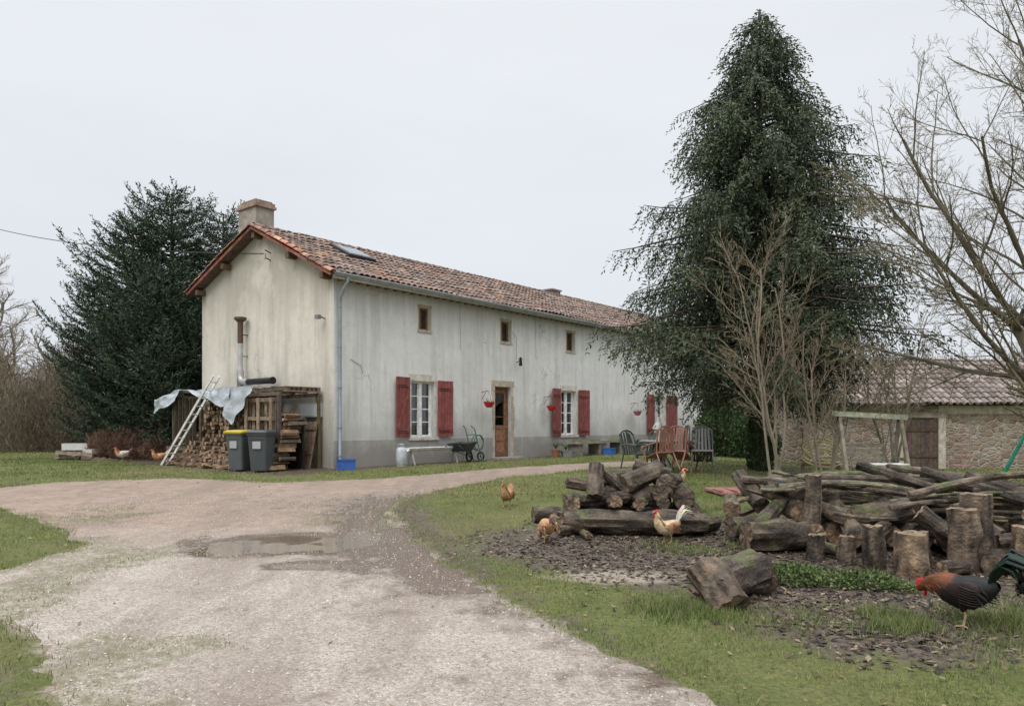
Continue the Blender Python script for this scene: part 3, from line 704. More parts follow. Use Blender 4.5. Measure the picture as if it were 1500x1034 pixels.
m.tube([(0,0,.02),(0,0,.06),(0,0,.40),(0,0,.47),(0,0,.50)],[.12,.145,.145,.11,.05],16,gcol);m.cyl((0,0,.50),(0,0,.56),.03,n=8,col=(.3,.3,.3))
m.tube([(.09*math.cos(a),.09*math.sin(a),.57) for a in [i*.6 for i in range(9)]],.012,6,gcol)
for a in (0,2.1,4.2): m.cyl((.09*math.cos(a),.09*math.sin(a),.46),(.09*math.cos(a),.09*math.sin(a),.575),.01,n=5,col=gcol)
m.cyl((0,0,0),(0,0,.03),.125,n=16,col=gcol)
wobj(m,'gas_bottle',M_paint,1.75,-.55,smooth=True)
m=MB();wh=(.72,.72,.70)
n=8;vs=[]
for i in range(12):
    for q in range(n+1):
        an=math.pi+math.pi*q/n;vs.append((-.95+i*.172,math.cos(an)*.10,.46+math.sin(an)*.09))
m.add(vs,[(i*(n+1)+q,i*(n+1)+q+1,(i+1)*(n+1)+q+1,(i+1)*(n+1)+q) for i in range(11) for q in range(n)],wh)
for x in (-.8,.85):
    m.beam((x,-.14,0),(x,.0,.4),.03,.03,(.4,.4,.38));m.beam((x,.14,0),(x,.0,.4),.03,.03,(.4,.4,.38))
m.cyl((-.95,-.1,.46),(.95,-.1,.46),.012,n=6,col=wh);m.cyl((-.95,.1,.46),(.95,.1,.46),.012,n=6,col=wh)
wobj(m,'feeding_trough',M_paint,2.95,-.5)
def wheel(mb,c,r,axis_,tr=.02,col=(.02,.02,.02)):
    c=Vector(c);ax=Vector(axis_).normalized();a=ax.cross(Vector((0,0,1))).normalized();b=ax.cross(a)
    mb.tube([c+a*math.cos(t)*r+b*math.sin(t)*r for t in [i*math.pi/10 for i in range(21)]],tr,6,col,caps=False)
    for k in range(8):
        t=k*math.pi/4;mb.cyl(c,c+a*math.cos(t)*r+b*math.sin(t)*r,.004,n=4,col=(.4,.4,.4))
    mb.cyl(c-ax*.03,c+ax*.03,.02,n=8,col=(.2,.2,.2))
m=MB();gr=(.03,.10,.06)
for s in (-.2,.2): m.tube([(s,-.15,.03),(s,-.05,.12),(s,.20,.95),(s*.8,.32,1.05)],.015,7,gr);wheel(m,(s*1.25,0,.14),.12,(1,0,0),.025)
for t in (.3,.55,.8): m.cyl((-.2,-.05+.25*t,.12+.83*t),(.2,-.05+.25*t,.12+.83*t),.012,n=6,col=gr)
m.tube([(.23*math.cos(t),-.12+.05*math.sin(t*.5),.55+.23*math.sin(t)) for t in [i*.35 for i in range(60)]],.014,5,(.03,.13,.07))
m.box((0,-.22,.03),(.42,.22,.015),gr);wobj(m,'hose_reel_cart',M_paint,4.75,-.45)
m=MB();tb=(.05,.055,.06)
wheel(m,(.35,0,.18),.17,(0,1,0),.03);m.tube([(.35,-.05,.18),(-.1,-.15,.3),(-.75,-.22,.5)],.015,6,(.1,.12,.1));m.tube([(.35,.05,.18),(-.1,.15,.3),(-.75,.22,.5)],.015,6,(.1,.12,.1))
m.tube([(-.35,-.17,.38),(-.38,-.17,0)],.014,6,(.1,.12,.1));m.tube([(-.35,.17,.38),(-.38,.17,0)],.014,6,(.1,.12,.1))
vs=[(-.35,-.2,.33),(.15,-.16,.3),(.15,.16,.3),(-.35,.2,.33),(-.5,-.3,.55),(.35,-.27,.58),(.35,.27,.58),(-.5,.3,.55)]
m.add(vs,[(3,2,1,0),(0,1,5,4),(1,2,6,5),(2,3,7,6),(3,0,4,7)],tb);wobj(m,'wheelbarrow',M_paint,4.1,-.6,.3)
m=MB();st=(.30,.27,.22)
m.b2((-1.6,-.28,.42),(-.02,.28,.52),st);m.b2((.02,-.26,.44),(1.6,.28,.53),(.27,.25,.2))
for x in (-1.35,-.1,.2,1.35): m.b2((x-.12,-.22,0),(x+.12,.22,.42),(.25,.22,.18))
for k in range(14): m.ell((U(-1.5,1.5),U(-.2,.2),.53),(U(.06,.16),U(.05,.12),.03),(.10,.13,.03),8,5)
wobj(m,'stone_bench',M_stone,10.9,-.75)
def pot(nm,lx,ly,r,h,col,plant=True,pc=(.07,.10,.03)):
    m=MB();m.tube([(0,0,0),(0,0,h*.85),(0,0,h*.86),(0,0,h)],[r*.7,r*.95,r*1.06,r*1.06],14,col)
    if plant:
        for k in range(40):
            a=U(0,6.3);l=U(.1,.28);m.tube([(0,0,h),(math.cos(a)*l*.4,math.sin(a)*l*.4,h+l*.8),(math.cos(a)*l,math.sin(a)*l,h+l*.7)],[.006,.014,.002],4,tuple(q*U(.6,1.3) for q in pc),flat=.3)
    wobj(m,nm,M_plastic,lx,ly)
pot('plant_pot',8.75,-.5,.16,.25,(.35,.16,.09));pot('plant_pot',9.2,-.6,.2,.2,(.25,.24,.22));pot('plant_pot',12.9,-.6,.15,.25,(.35,.16,.09));pot('plant_pot',14.2,-.5,.18,.3,(.1,.1,.1))
crate('blue_crate',.4,.3,.25,(.04,.14,.45),11.1,-1.15,.1)
crate('grey_crate',.4,.3,.2,(.2,.2,.2),8.9,-.95,.3)
m=MB();dk=(.12,.13,.12)
m.b2((-.17,-.17,0),(.17,.17,.08),dk);m.tube([(0,0,.08),(0,0,.5),(0,0,.6)],[.11,.10,.17],12,dk)
w_=(.75,.75,.73)
m.tube([(0,0,.6),(0,0,.7),(0,0,.85),(0,0,.98),(0,0,1.07),(0,0,1.13),(0,0,1.16),(0,0,1.20),(0,0,1.26),(0,0,1.30)],[.13,.12,.09,.075,.09,.085,.03,.05,.05,.02],12,w_,jit=.1)
m.tube([(.08,0,1.10),(.14,-.03,1.0),(.08,-.10,.93)],[.028,.024,.018],7,w_);m.tube([(-.08,0,1.10),(-.15,-.03,1.0),(-.05,-.10,.97)],[.028,.024,.018],7,w_)
wx,wy=3.75,18.9;m.obj('garden_statue',M_stone,loc=(wx,wy,gz(wx,wy)),smooth=True)

def chair(x,y,rz,col,tilt=0):
    m=MB();h=.43
    for i in range(6): m.b2((-.22+i*.075,-.22,h),(-.22+i*.075+.06,.22,h+.02),col)
    m.b2((-.24,-.25,h-.02),(.24,-.22,h+.02),col);m.b2((-.24,.22,h-.02),(.24,.25,h+.02),col)
    for s in(-1,1):
        m.tube([(s*.25,-.25,0),(s*.24,-.2,h),(s*.25,-.22,.64)],.018,6,col);m.tube([(s*.25,.32,0),(s*.23,.22,h),(s*.22,.38,.90)],.018,6,col)
        m.tube([(s*.26,-.24,.64),(s*.27,0,.66),(s*.24,.28,.64)],[.024,.028,.02],6,col)
    for i in range(5): m.beam((-.16+i*.08,.25,h+.02),(-.13+i*.065,.38+.02*abs(i-2),.90+.03*(2-abs(i-2))),.045,.012,col,up=(0,1,0))
    m.tube([(-.22,.38,.88),(-.12,.385,.96),(0,.39,.985),(.12,.385,.96),(.22,.38,.88)],.022,6,col)
    return m.obj('garden_chair',M_plastic,loc=(x,y,gz(x,y)+(.0 if not tilt else .05)),rot=(tilt,0,rz))
gn=(.05,.065,.055);brn=(.24,.11,.075)
chair(2.95,17.4,.6,gn);chair(3.35,17.9,-.7,gn);chair(3.75,16.9,2.5,brn,.45);chair(4.1,17.3,1.6,(.16,.09,.07),.4);chair(4.35,16.9,2.9,(.07,.07,.07),.55);chair(3.40,16.7,3.6,brn,.3)
m=MB()
m.cyl((0,0,.70),(0,0,.73),.5,n=24,col=(.30,.32,.30));m.cyl((0,0,.66),(0,0,.70),.46,n=24,col=(.12,.13,.12))
for k in range(4):
    a=k*math.pi/2+.5;m.tube([(.1*math.cos(a),.1*math.sin(a),.66),(.18*math.cos(a),.18*math.sin(a),.3),(.42*math.cos(a),.42*math.sin(a),0)],.02,6,(.12,.13,.12))
m.obj('garden_table',M_plastic,loc=(3.6,17.9,gz(3.6,17.9)))

# ---------------------------------------------------------------- logs
def log(mb,c,L,r,yaw,pitch,rnd,bark=None,end=None,ns=20,taper=.92,bend=0,moss=.50,lich=.40):
    yaw=math.radians(yaw);pitch=math.radians(pitch)
    d=Vector((math.cos(yaw)*math.cos(pitch),math.sin(yaw)*math.cos(pitch),math.sin(pitch)));c=Vector(c)
    a=d.cross(Vector((0,0,1)))
    if a.length<.1:a=Vector((1,0,0))
    a.normalize();b=d.cross(a);k=max(6,int(L/.055));vs=[];cols=[];sd_=rnd.uniform(0,99)
    bark=bark or rnd.choice([(.075,.053,.038),(.10,.072,.050),(.055,.040,.030),(.12,.09,.064),(.085,.064,.044)])
    end=end or rnd.choice([(.24,.155,.095),(.19,.13,.085),(.32,.22,.14),(.125,.09,.065),(.16,.115,.08)])
    rings=[];kn=rnd.uniform(0,6.28);kt=rnd.uniform(.2,.8)
    for i in range(k+1):
        t=i/k;p=c+d*(t-.5)*L+b*bend*math.sin(t*math.pi)*L
        rr=r*(1-(1-taper)*t);ring=[]
        for j in range(ns):
            an=2*math.pi*j/ns
            ridge=noise.noise(Vector((math.cos(an)*6+sd_,math.sin(an)*6,t*L*3.5)))
            q=1+.22*noise.noise(Vector((math.cos(an)*1.2+sd_,math.sin(an)*1.2,t*L*2.5)))+.17*ridge
            q+=.30*math.exp(-((math.cos(an-kn)-1)**2*8+((t-kt)*L/.12)**2))
            v=p+(a*math.cos(an)+b*math.sin(an))*rr*q;ring.append(v)
            if i==0 or i==k: ring[-1]=v+d*rnd.uniform(-.012,.012)
            mo=noise.noise(v*4+Vector((sd_,0,0)));up=(a*math.cos(an)+b*math.sin(an)).z
            cc=Vector(bark)*(.9+.7*noise.noise(v*9)+1.2*ridge)
            if mo+up*.25>moss: cc=cc*.4+Vector((.11,.125,.04))*.6
            elif noise.noise(v*6+Vector((9,sd_,3)))>lich: cc=cc*.55+Vector((.22,.185,.14))*.45
            cols.append(tuple(max(.010,z) for z in cc))
        rings.append(ring);vs+=ring
    mb.add(vs,[(i*ns+j,i*ns+(j+1)%ns,(i+1)*ns+(j+1)%ns,(i+1)*ns+j) for i in range(k) for j in range(ns)],cols)
    for ring,fl in ((rings[0],1),(rings[-1],0)):
        cen=sum(ring,Vector())/ns;R2=[cen+(v-cen)*.87 for v in ring];R3=[cen+(v-cen)*.45 for v in ring]
        e=Vector(end);vv=ring+R2+R3+[cen]
        ce=[rnd.uniform(.75,1.2)*(.35 if rnd.random()<.12 else 1) for _ in range(ns)]
        cl=[tuple(Vector(bark)*.7)]*ns+[tuple(e*q) for q in ce]+[tuple(e*q*rnd.uniform(.8,1.1)) for q in ce]+[tuple(e*.5)]
        ff=[(j,(j+1)%ns,ns+(j+1)%ns,ns+j) for j in range(ns)]+[(ns+j,ns+(j+1)%ns,2*ns+(j+1)%ns,2*ns+j) for j in range(ns)]+[(2*ns+j,2*ns+(j+1)%ns,3*ns) for j in range(ns)]
        if fl: ff=[tuple(reversed(q)) for q in ff]
        mb.add(vv,ff,cl)
rl=random.Random(11)
A=MB()
for (x,y,z,L,r,yw,pt) in [(1.62,9.75,.36,1.85,.155,-4,0),(2.42,10.05,.37,.6,.17,80,0),(1.2,10.3,.40,.9,.14,10,0),(2.0,10.45,.40,1.0,.15,-8,0),(.72,10.25,.34,.5,.12,60,0),(.60,10.7,.34,.6,.12,10,0),(2.12,10.0,.36,.5,.11,95,0),
  (1.10,10.15,.62,.8,.11,18,4),(1.75,10.25,.65,.9,.13,-15,0),(2.36,10.25,.66,.6,.15,78,0),(.85,10.15,.58,.45,.11,82,0),(1.35,9.95,.60,.5,.085,95,-8),(1.75,9.98,.58,.4,.08,70,0),(1.98,10.1,.70,.5,.10,88,0),(1.5,10.05,.66,.5,.09,60,0),
  (1.14,10.15,.86,.50,.11,75,58),(1.80,10.25,.92,.62,.15,20,20),(2.12,10.15,.84,.5,.12,80,0),(1.45,10.25,.84,.5,.075,140,35),(1.0,10.3,.80,.5,.085,5,-10),(2.02,9.93,.60,.32,.085,86,0),(1.62,10.5,.90,.7,.11,-30,10),(2.2,10.5,.88,.5,.10,40,-10),(.75,9.7,.28,.35,.06,30,0),(2.65,9.95,.3,.4,.10,50,0),(.95,9.55,.23,.3,.05,100,0),(1.95,10.3,1.02,.5,.09,-20,-15)]:
    log(A,(x,y,z),L,r,yw,pt,rl)
A.obj('log_pile',M_bark)
B=MB()
LB=[(3.12,8.75,.33,.75,.175,8,0),(3.62,9.0,.34,.5,.15,80,0),(3.05,9.35,.36,.7,.13,20,0),(3.25,9.2,.58,1.0,.10,48,22),(3.55,9.3,.58,.6,.13,85,0),(3.15,9.8,.78,.7,.11,100,30),(3.7,9.4,.76,.9,.12,10,-10),(3.45,9.7,.85,.5,.12,70,20),(2.85,9.6,.6,.5,.10,75,10),
(3.92,9.2,.34,.6,.14,85,0),(4.22,9.1,.33,.6,.12,88,0),(4.05,9.3,.58,.6,.12,70,5),(4.0,8.75,.40,.5,.11,75,20),(3.85,8.95,.58,.5,.10,120,10),(4.45,8.9,.56,.7,.14,150,-15),(4.48,9.0,.33,.6,.12,90,0),(4.75,8.8,.36,.6,.15,85,0),(5.05,9.0,.33,.6,.14,95,0),(5.35,9.05,.33,.7,.13,80,0),(5.65,9.1,.33,.6,.14,95,0),(5.95,9.2,.33,.7,.15,90,0),
(4.6,9.2,.62,.6,.12,80,5),(4.9,9.2,.60,.6,.11,92,0),(5.2,9.2,.62,.9,.13,-10,0),(5.5,9.0,.60,.6,.12,82,0),(5.9,9.2,.62,.9,.13,10,0),(3.9,9.6,.80,.6,.10,60,10),(5.1,8.6,.31,.5,.13,60,0),(5.65,8.4,.28,.6,.14,20,0),(6.2,8.9,.36,.8,.17,60,0),(4.5,8.35,.25,.45,.08,40,0),(3.6,8.5,.22,.35,.07,120,0),(3.45,8.9,.22,.5,.08,10,0),(4.85,8.35,.45,.6,.11,160,40),(4.3,8.7,.34,.4,.09,20,30),(5.35,8.5,.5,.5,.10,130,30),
(5.15,7.75,.20,.5,.12,35,0),(5.6,7.9,.40,.7,.13,-20,12),(5.55,7.35,.20,.6,.13,70,0),(4.55,7.6,.17,.35,.08,20,0),(5.95,8.0,.62,.8,.12,10,-8),(6.1,7.6,.25,.7,.16,40,0)]
for t in LB: log(B,t[:3],*t[3:],rl)
up=[(4.12,7.65,.44,.17,(.19,.13,.08)),(3.88,7.95,.46,.11,None),(4.78,7.85,.66,.16,(.14,.10,.07)),(5.02,8.0,.80,.17,(.125,.092,.065)),(5.32,7.6,.52,.18,(.18,.125,.08)),(4.42,8.05,.38,.13,None),(3.68,8.15,.31,.09,None),(5.75,7.7,.55,.17,None),(3.62,8.9,.9,.10,None),(3.4,8.3,.30,.10,None)]
for x,y,h,r,bk in up: log(B,(x,y,gz(x,y)+h/2-.01),h,r,0,90+rl.uniform(-4,4),rl,bark=bk,end=(.28,.195,.125),moss=.7,lich=.6)
for i in range(46):
    x=rl.uniform(4.0,6.8);y=rl.uniform(8.7,10.2);z=.74+rl.uniform(-.14,.16);L=rl.uniform(1.0,3.2);r=rl.uniform(.015,.055)
    log(B,(x,y,z),L,r,rl.uniform(-36,28),rl.uniform(-9,9),rl,ns=9,taper=.5,bend=rl.uniform(-.08,.08),bark=rl.choice([(.14,.105,.075),(.20,.155,.105),(.10,.075,.055),(.16,.145,.09)]))
log(B,(4.85,9.3,.98),1.0,.065,-30,-18,rl,ns=9);log(B,(5.6,9.0,.9),1.2,.075,-55,-14,rl,ns=9);log(B,(5.9,8.8,.85),1.0,.09,-65,-18,rl,ns=9)
B.obj('log_pile',M_bark)
S_=MB()
log(S_,(2.05,6.75,.25),.55,.18,28,12,rl,ns=26,bark=(.075,.055,.042),end=(.17,.12,.08));log(S_,(1.78,6.45,.22),.46,.17,118,38,rl,ns=26,bark=(.12,.085,.058),end=(.23,.165,.105));log(S_,(2.33,7.0,.25),.35,.16,75,10,rl,ns=20,end=(.17,.12,.08))
for k in range(12):
    p=Vector((1.74+U(-.14,.14),6.42+U(-.10,.10),.20+U(-.08,.08)));S_.beam(p,p+Vector((U(-.08,.05),U(-.06,.02),U(.05,.13))),.025,.018,tuple(q*U(.5,1.1) for q in (.17,.125,.085)))
S_.obj('split_log',M_bark)
N=9000;rs=np.random.RandomState(5)
x=rs.uniform(-.8,8,N*9);y=rs.uniform(4.3,11.8,N*9);k=(rs.rand(N*9)<np.clip(dirt(x,y)+1.3*(fbm(x*2.2,y*2.2,9,5)-.5)-.25,0,1)*.6);x=x[k];y=y[k];n=len(x)
L=rs.uniform(.05,.22,n)**2+.004;Wd=L*rs.uniform(.25,.6,n);a=rs.uniform(0,6.28,n);z=g(x,y)+rs.uniform(.002,.018,n);tz=rs.uniform(-.4,.4,n)
dx_=np.cos(a);dy_=np.sin(a)
V=np.stack([np.stack([x-dx_*L,y-dy_*L,z-tz*L],-1),np.stack([x-dy_*Wd,y+dx_*Wd,z+.004],-1),np.stack([x+dx_*L,y+dy_*L,z+tz*L],-1),np.stack([x+dy_*Wd,y-dx_*Wd,z+.002],-1)],1).reshape(-1,3)
pal=np.array([(.045,.034,.028),(.08,.062,.048),(.13,.10,.076),(.22,.17,.12),(.035,.028,.024)]);c=pal[rs.randint(0,5,n)]
npobj('wood_chips',V,np.arange(4*n).reshape(-1,4),np.repeat(c,4,0),M_wood)
N=8000;x=rs.uniform(-12,12,N);y=rs.uniform(3.6**.5,18**.5,N)**2;n=N
L=rs.uniform(.010,.028,n);Wd=L*rs.uniform(.5,.8,n);a=rs.uniform(0,6.28,n);z=g(x,y)+rs.uniform(.010,.03,n);tz=rs.uniform(-.5,.5,n)
k=((sd(x,y)<.0)&(rs.rand(n)<1.3*fbm(x*.8,y*.8,211)**1.5))|(rs.rand(n)<.06);x,y,L,Wd,a,z,tz=[q[k] for q in (x,y,L,Wd,a,z,tz)];n=len(x);dx_=np.cos(a);dy_=np.sin(a)
V=np.stack([np.stack([x-dx_*L,y-dy_*L,z-tz*L],-1),np.stack([x-dy_*Wd,y+dx_*Wd,z+.006],-1),np.stack([x+dx_*L,y+dy_*L,z+tz*L],-1),np.stack([x+dy_*Wd,y-dx_*Wd,z-.002],-1)],1).reshape(-1,3)
pal=np.array([(.16,.10,.06),(.22,.15,.09),(.10,.07,.05),(.26,.20,.12)]);c=pal[rs.randint(0,4,n)]
npobj('fallen_leaves',V,np.arange(4*n).reshape(-1,4),np.repeat(c,4,0),M_grass)
N=42000;x=rs.uniform(-7,1.6,N);y=rs.uniform(3.8**.5,14**.5,N)**2;S=sd(x,y);k=(S>.05)&(rs.rand(N)<.3+.9*fbm(x*2,y*2,140))&(np.maximum(gauss(x,y,-2.8,9.15,.95,.5),gauss(x,y,-1.75,11,.3,1))<.35);x=x[k];y=y[k];n=len(x)
r=rs.uniform(.003,.011,n)*rs.uniform(.6,1.2,n);z=g(x,y)+.009+.03*(fbm(x*.9,y*.5,62)-.5)
off=np.array([(1,0,0),(0,1,0),(-1,0,0),(0,-1,0),(0,0,.8)])
ro=rs.uniform(0,6.28,n);cs,sn=np.cos(ro)[:,None],np.sin(ro)[:,None]
ox=off[None,:,0]*cs-off[None,:,1]*sn*.7;oy=off[None,:,0]*sn+off[None,:,1]*cs*.7
V=np.stack([x[:,None]+ox*r[:,None],y[:,None]+oy*r[:,None],z[:,None]+off[None,:,2]*r[:,None]],-1).reshape(-1,3)
b_=np.arange(n)[:,None]*5;F=np.concatenate([b_+np.array([[0,1,4]]),b_+np.array([[1,2,4]]),b_+np.array([[2,3,4]]),b_+np.array([[3,0,4]])])
pal=np.array([(.46,.41,.35),(.36,.30,.25),(.54,.50,.45),(.26,.20,.16),(.34,.31,.29)]);c=pal[rs.randint(0,5,n)]
npobj('pebbles',V,F,np.repeat(c,5,0),M_stone)

def weeds(blobs,N,seed,nm='nettle_patch',L=.045,W=.024,cols=((.09,.14,.045),(.12,.175,.06),(.07,.10,.035),(.15,.18,.07))):
    bb=[(x,y,gz(x,y)+rz_*.35,rx,ry,rz_) for x,y,rx,ry,rz_ in blobs];leafmass(nm,bb,N,L,W,cols,seed=seed,shell=.1,up=.2)
weeds([(2.75,7.3,.28,.25,.13),(3.1,7.25,.35,.25,.10),(3.45,7.15,.3,.22,.11),(2.9,7.6,.3,.2,.08),(2.6,7.45,.15,.12,.06),(3.7,7.0,.15,.12,.06)],4600,1)
def tuft(nm,cx,cy,rx,ry,n,h,seed,cols=((.11,.165,.045),(.15,.20,.055),(.19,.225,.08),(.24,.22,.12))):
    rs=np.random.RandomState(seed);x=rs.normal(cx,rx*.5,n);y=rs.normal(cy,ry*.5,n)
    k=rs.rand(n)<ss(.3,.6,fbm(x*4,y*4,seed+60));x=x[k];y=y[k];n=len(x);z=g(x,y)
    hh=h*rs.uniform(.3,1,n);a=rs.uniform(0,6.28,n);a2=rs.uniform(0,6.28,n);l=rs.uniform(.1,.9,n);w_=.004
    V=np.stack([np.stack([x-w_*np.cos(a),y-w_*np.sin(a),z-.01],-1),np.stack([x+w_*np.cos(a),y+w_*np.sin(a),z-.01],-1),np.stack([x+np.cos(a2)*hh*l,y+np.sin(a2)*hh*l,z+hh],-1)],1).reshape(-1,3)
    c=np.array(cols)[rs.randint(0,len(cols),n)]*rs.uniform(.7,1.2,(n,1))
    npobj(nm,V,np.arange(3*n).reshape(-1,3),np.repeat(c,3,0),M_grass)
tuft('grass_clump',1.5,6.25,.4,.3,3600,.11,1);tuft('grass_clump',3.1,6.0,.5,.35,4500,.11,2);tuft('grass_clump',4.2,6.0,.6,.5,5000,.11,3);tuft('grass_clump',4.0,5.2,.9,.6,5000,.07,4)
tuft('grass_clump',2.3,9.0,.8,.4,2500,.08,5);tuft('grass_clump',3.0,11.5,1.5,.8,5000,.11,6);tuft('grass_clump',2.3,6.0,1.2,.5,3000,.06,7)
rs=np.random.RandomState(8);x=rs.uniform(-10,4,140000);y=rs.uniform(4,21,140000);s=sd(x,y)+.6*(fbm(x*1.3,y*1.3,3)-.5);k=(s<.12)&(s>-.35)&(dirt(x,y)<.5)&(rs.rand(140000)<.9*fbm(x*1.5,y*1.5,90)**1.5);x=x[k];y=y[k];n=len(x)
h=rs.uniform(.02,.07,n);a=rs.uniform(0,6.28,n);a2=rs.uniform(0,6.28,n);l=rs.uniform(.1,.9,n);z=g(x,y);w_=.005
V=np.stack([np.stack([x-w_*np.cos(a),y-w_*np.sin(a),z-.01],-1),np.stack([x+w_*np.cos(a),y+w_*np.sin(a),z-.01],-1),np.stack([x+np.cos(a2)*h*l,y+np.sin(a2)*h*l,z+h],-1)],1).reshape(-1,3)
c=np.array(PAL)[rs.randint(0,5,n)];npobj('verge_grass',V,np.arange(3*n).reshape(-1,3),np.repeat(c,3,0),M_grass)

# ---------------------------------------------------------------- chickens
def chicken(nm,x,y,heading,sc,body,neck,tailc,pose='stand',rooster=False,wing=None,legc=(.45,.33,.10),z0=None,headc=(.42,.06,.04)):
    m=MB();wing=wing or body
    base=[(-.205,.285,.016,.022),(-.175,.27,.045,.045),(-.12,.245,.075,.078),(-.05,.215,.092,.10),(.02,.205,.095,.105),(.08,.22,.082,.095)]
    if pose=='stand': nk=[(.125,.262,.060,.070),(.148,.31,.043,.050),(.158,.352,.031,.036),(.165,.385,.025,.028),(.183,.398,.023,.025),(.205,.394,.015,.016)];bk=[(.212,.392,.008,.008),(.235,.382,.002,.003)]
    elif pose=='low': nk=[(.130,.235,.062,.070),(.172,.235,.047,.052),(.210,.225,.036,.040),(.245,.205,.028,.030),(.265,.190,.024,.025),(.280,.172,.015,.016)];bk=[(.284,.166,.008,.008),(.298,.146,.002,.002)]
    else: nk=[(.135,.215,.062,.066),(.175,.185,.045,.048),(.205,.14,.033,.035),(.225,.095,.026,.028),(.240,.07,.023,.024),(.250,.048,.014,.015)];bk=[(.253,.040,.008,.008),(.262,.018,.002,.002)]
    if rooster: nk=[(a+.0,b+.035*(i+1)/6 if pose=='stand' else b,c*1.12,d*1.12) for i,(a,b,c,d) in enumerate(nk)];bk=[(a,b+(.035 if pose=='stand' else 0),c,d) for a,b,c,d in bk]
    sp=base+nk+bk;n=14;vs=[];cols=[]
    for i,(px_,pz,ry,rz_) in enumerate(sp):
        a=sp[max(i-1,0)];b=sp[min(i+1,len(sp)-1)];t=Vector((b[0]-a[0],0,b[1]-a[1])).normalized();up=Vector((-t.z,0,t.x))
        for j in range(n):
            an=2*math.pi*j/n;q=1+.07*noise.noise(Vector((i*1.3,math.cos(an)*2,math.sin(an)*2+x)))
            vs.append(Vector((px_,0,pz))+Vector((0,1,0))*math.cos(an)*ry*q+up*math.sin(an)*rz_*q)
            if i>=len(base)+6: c=(.42,.30,.12)
            elif i>=len(base)+4: c=headc
            elif i>=len(base)-0: c=neck
            elif i==len(base)-1 and math.sin(an)>0: c=neck
            else: c=body
            k=U(.7,1.2);cols.append(tuple(w*k for w in c))
    m.add(vs,[(i*n+j,(i+1)*n+j,(i+1)*n+(j+1)%n,i*n+(j+1)%n) for i in range(len(sp)-1) for j in range(n)],cols)
    for k in range(90):
        u=U(0,1);s=1 if k%2 else -1
        if k<50: fx,fz,ry=.16-.07*u,.37-.13*u,.035+.05*u;cc=neck
        else: fx,fz,ry=U(-.14,.06),U(.17,.26),.09;cc=body
        an=U(-.6,1.0);p=Vector((fx,s*ry*math.cos(an),fz+ry*math.sin(an)*.5))
        if pose=='peck' and k<50: p=Vector((.22-.10*u,s*ry*math.cos(an),.11+.12*u+ry*.4*math.sin(an)))
        if pose=='low' and k<50: p=Vector((.235-.12*u,s*ry*math.cos(an)*.9,.215+.03*u+ry*.5*math.sin(an)))
        m.tube([p,p+Vector((-.03,s*.004,-.02)),p+Vector((-.055,s*.002,-.045))],[.006,.009,.001],4,tuple(w*U(.6,1.3) for w in cc),flat=.3)
    for s in(-1,1):
        Mr=Matrix.Rotation(math.radians(12),3,'Y');m.ell((-.04,s*.082,.232),(.11,.022,.058),wing,12,8,M=Mr)
        for k in range(7):
            m.tube([(-.03,s*.103,.262-.016*k),(-.10,s*.10,.245-.015*k),(-.175,s*.07,.24-.014*k)],[.009,.012,.002],5,tuple(w*U(.55,1.1) for w in wing),flat=.35)
    nt=13 if rooster else 8
    for k in range(nt):
        s=(k/(nt-1)-.5)*2
        if rooster:
            hgt=U(.12,.23);bl=U(.06,.16);pts=[(-.16,s*.02,.28),(-.19-.1*bl,s*.04,.28+hgt*.6),(-.22-.5*bl,s*.06,.28+hgt),(-.25-bl,s*.07,.28+hgt*.85),(-.26-bl*1.2,s*.075,.28+hgt*.45)];rr=[.014,.032,.034,.024,.003]
        else:
            pts=[(-.17,s*.02,.27),(-.225,s*.04,.32+.01*(1-abs(s))),(-.27,s*.055,.365+.03*(1-abs(s)))];rr=[.014,.026,.010]
        m.tube(pts,rr,6,tuple(w*U(.7,1.2) for w in tailc),flat=.3)
    hp=Vector((sp[-5][0],0,sp[-5][1]));dr=(Vector((sp[-1][0],0,sp[-1][1]))-hp).normalized();upv=Vector((-dr.z,0,dr.x))
    ch=.045 if rooster else .022;rd=(.50,.025,.02);bs=hp+upv*.018
    prof=[];kk=9
    for i in range(kk):
        t=i/(kk-1);h_=ch*(.45+.55*math.sin(t*math.pi))*(1 if i%2 else .62);prof.append((bs+dr*(-.03+.07*t),bs+dr*(-.03+.07*t)+upv*h_))
    vs=[]
    for yv in(-.004,.004):
        for a,b in prof: vs+=[a+Vector((0,yv,0)),b+Vector((0,yv*.4,0))]
    k2=2*kk;fs=[(2*i,2*i+2,2*i+3,2*i+1) for i in range(kk-1)]+[(k2+2*i,k2+2*i+1,k2+2*i+3,k2+2*i+2) for i in range(kk-1)]+[(2*i+1,2*i+3,k2+2*i+3,k2+2*i+1) for i in range(kk-1)]
    m.add(vs,fs,rd)
    wt=.024 if rooster else .012
    for s in(-1,1):
        m.ell(hp+dr*.03-upv*(.018+wt*.8)+Vector((0,s*.008,0)),(.008,.005,wt),rd,7,5)
        m.ell(hp+dr*.012+upv*.004+Vector((0,s*.022,0)),(.005,.003,.005),(.01,.01,.01),6,4)
    for s,fx in((-1,.02),(1,-.03)):
        m.tube([(fx-.01,s*.045,.20),(fx,s*.05,.14),(fx+.005,s*.05,.10)],[.048,.030,.013],9,tuple(w*.85 for w in body))
        m.tube([(fx+.005,s*.05,.11),(fx-.012,s*.05,.085),(fx+.002,s*.05,.008)],[.010,.008,.008],6,legc)
        for a in(-.5,0,.5,math.pi): 
            l=.05 if a<3 else .028;m.tube([(fx+.002,s*.05,.010),(fx+math.cos(a)*l*.6,s*.05+math.sin(a)*l*.6,.009),(fx+math.cos(a)*l,s*.05+math.sin(a)*l,.003)],[.007,.006,.003],5,legc)
    z=gz(x,y) if z0 is None else z0
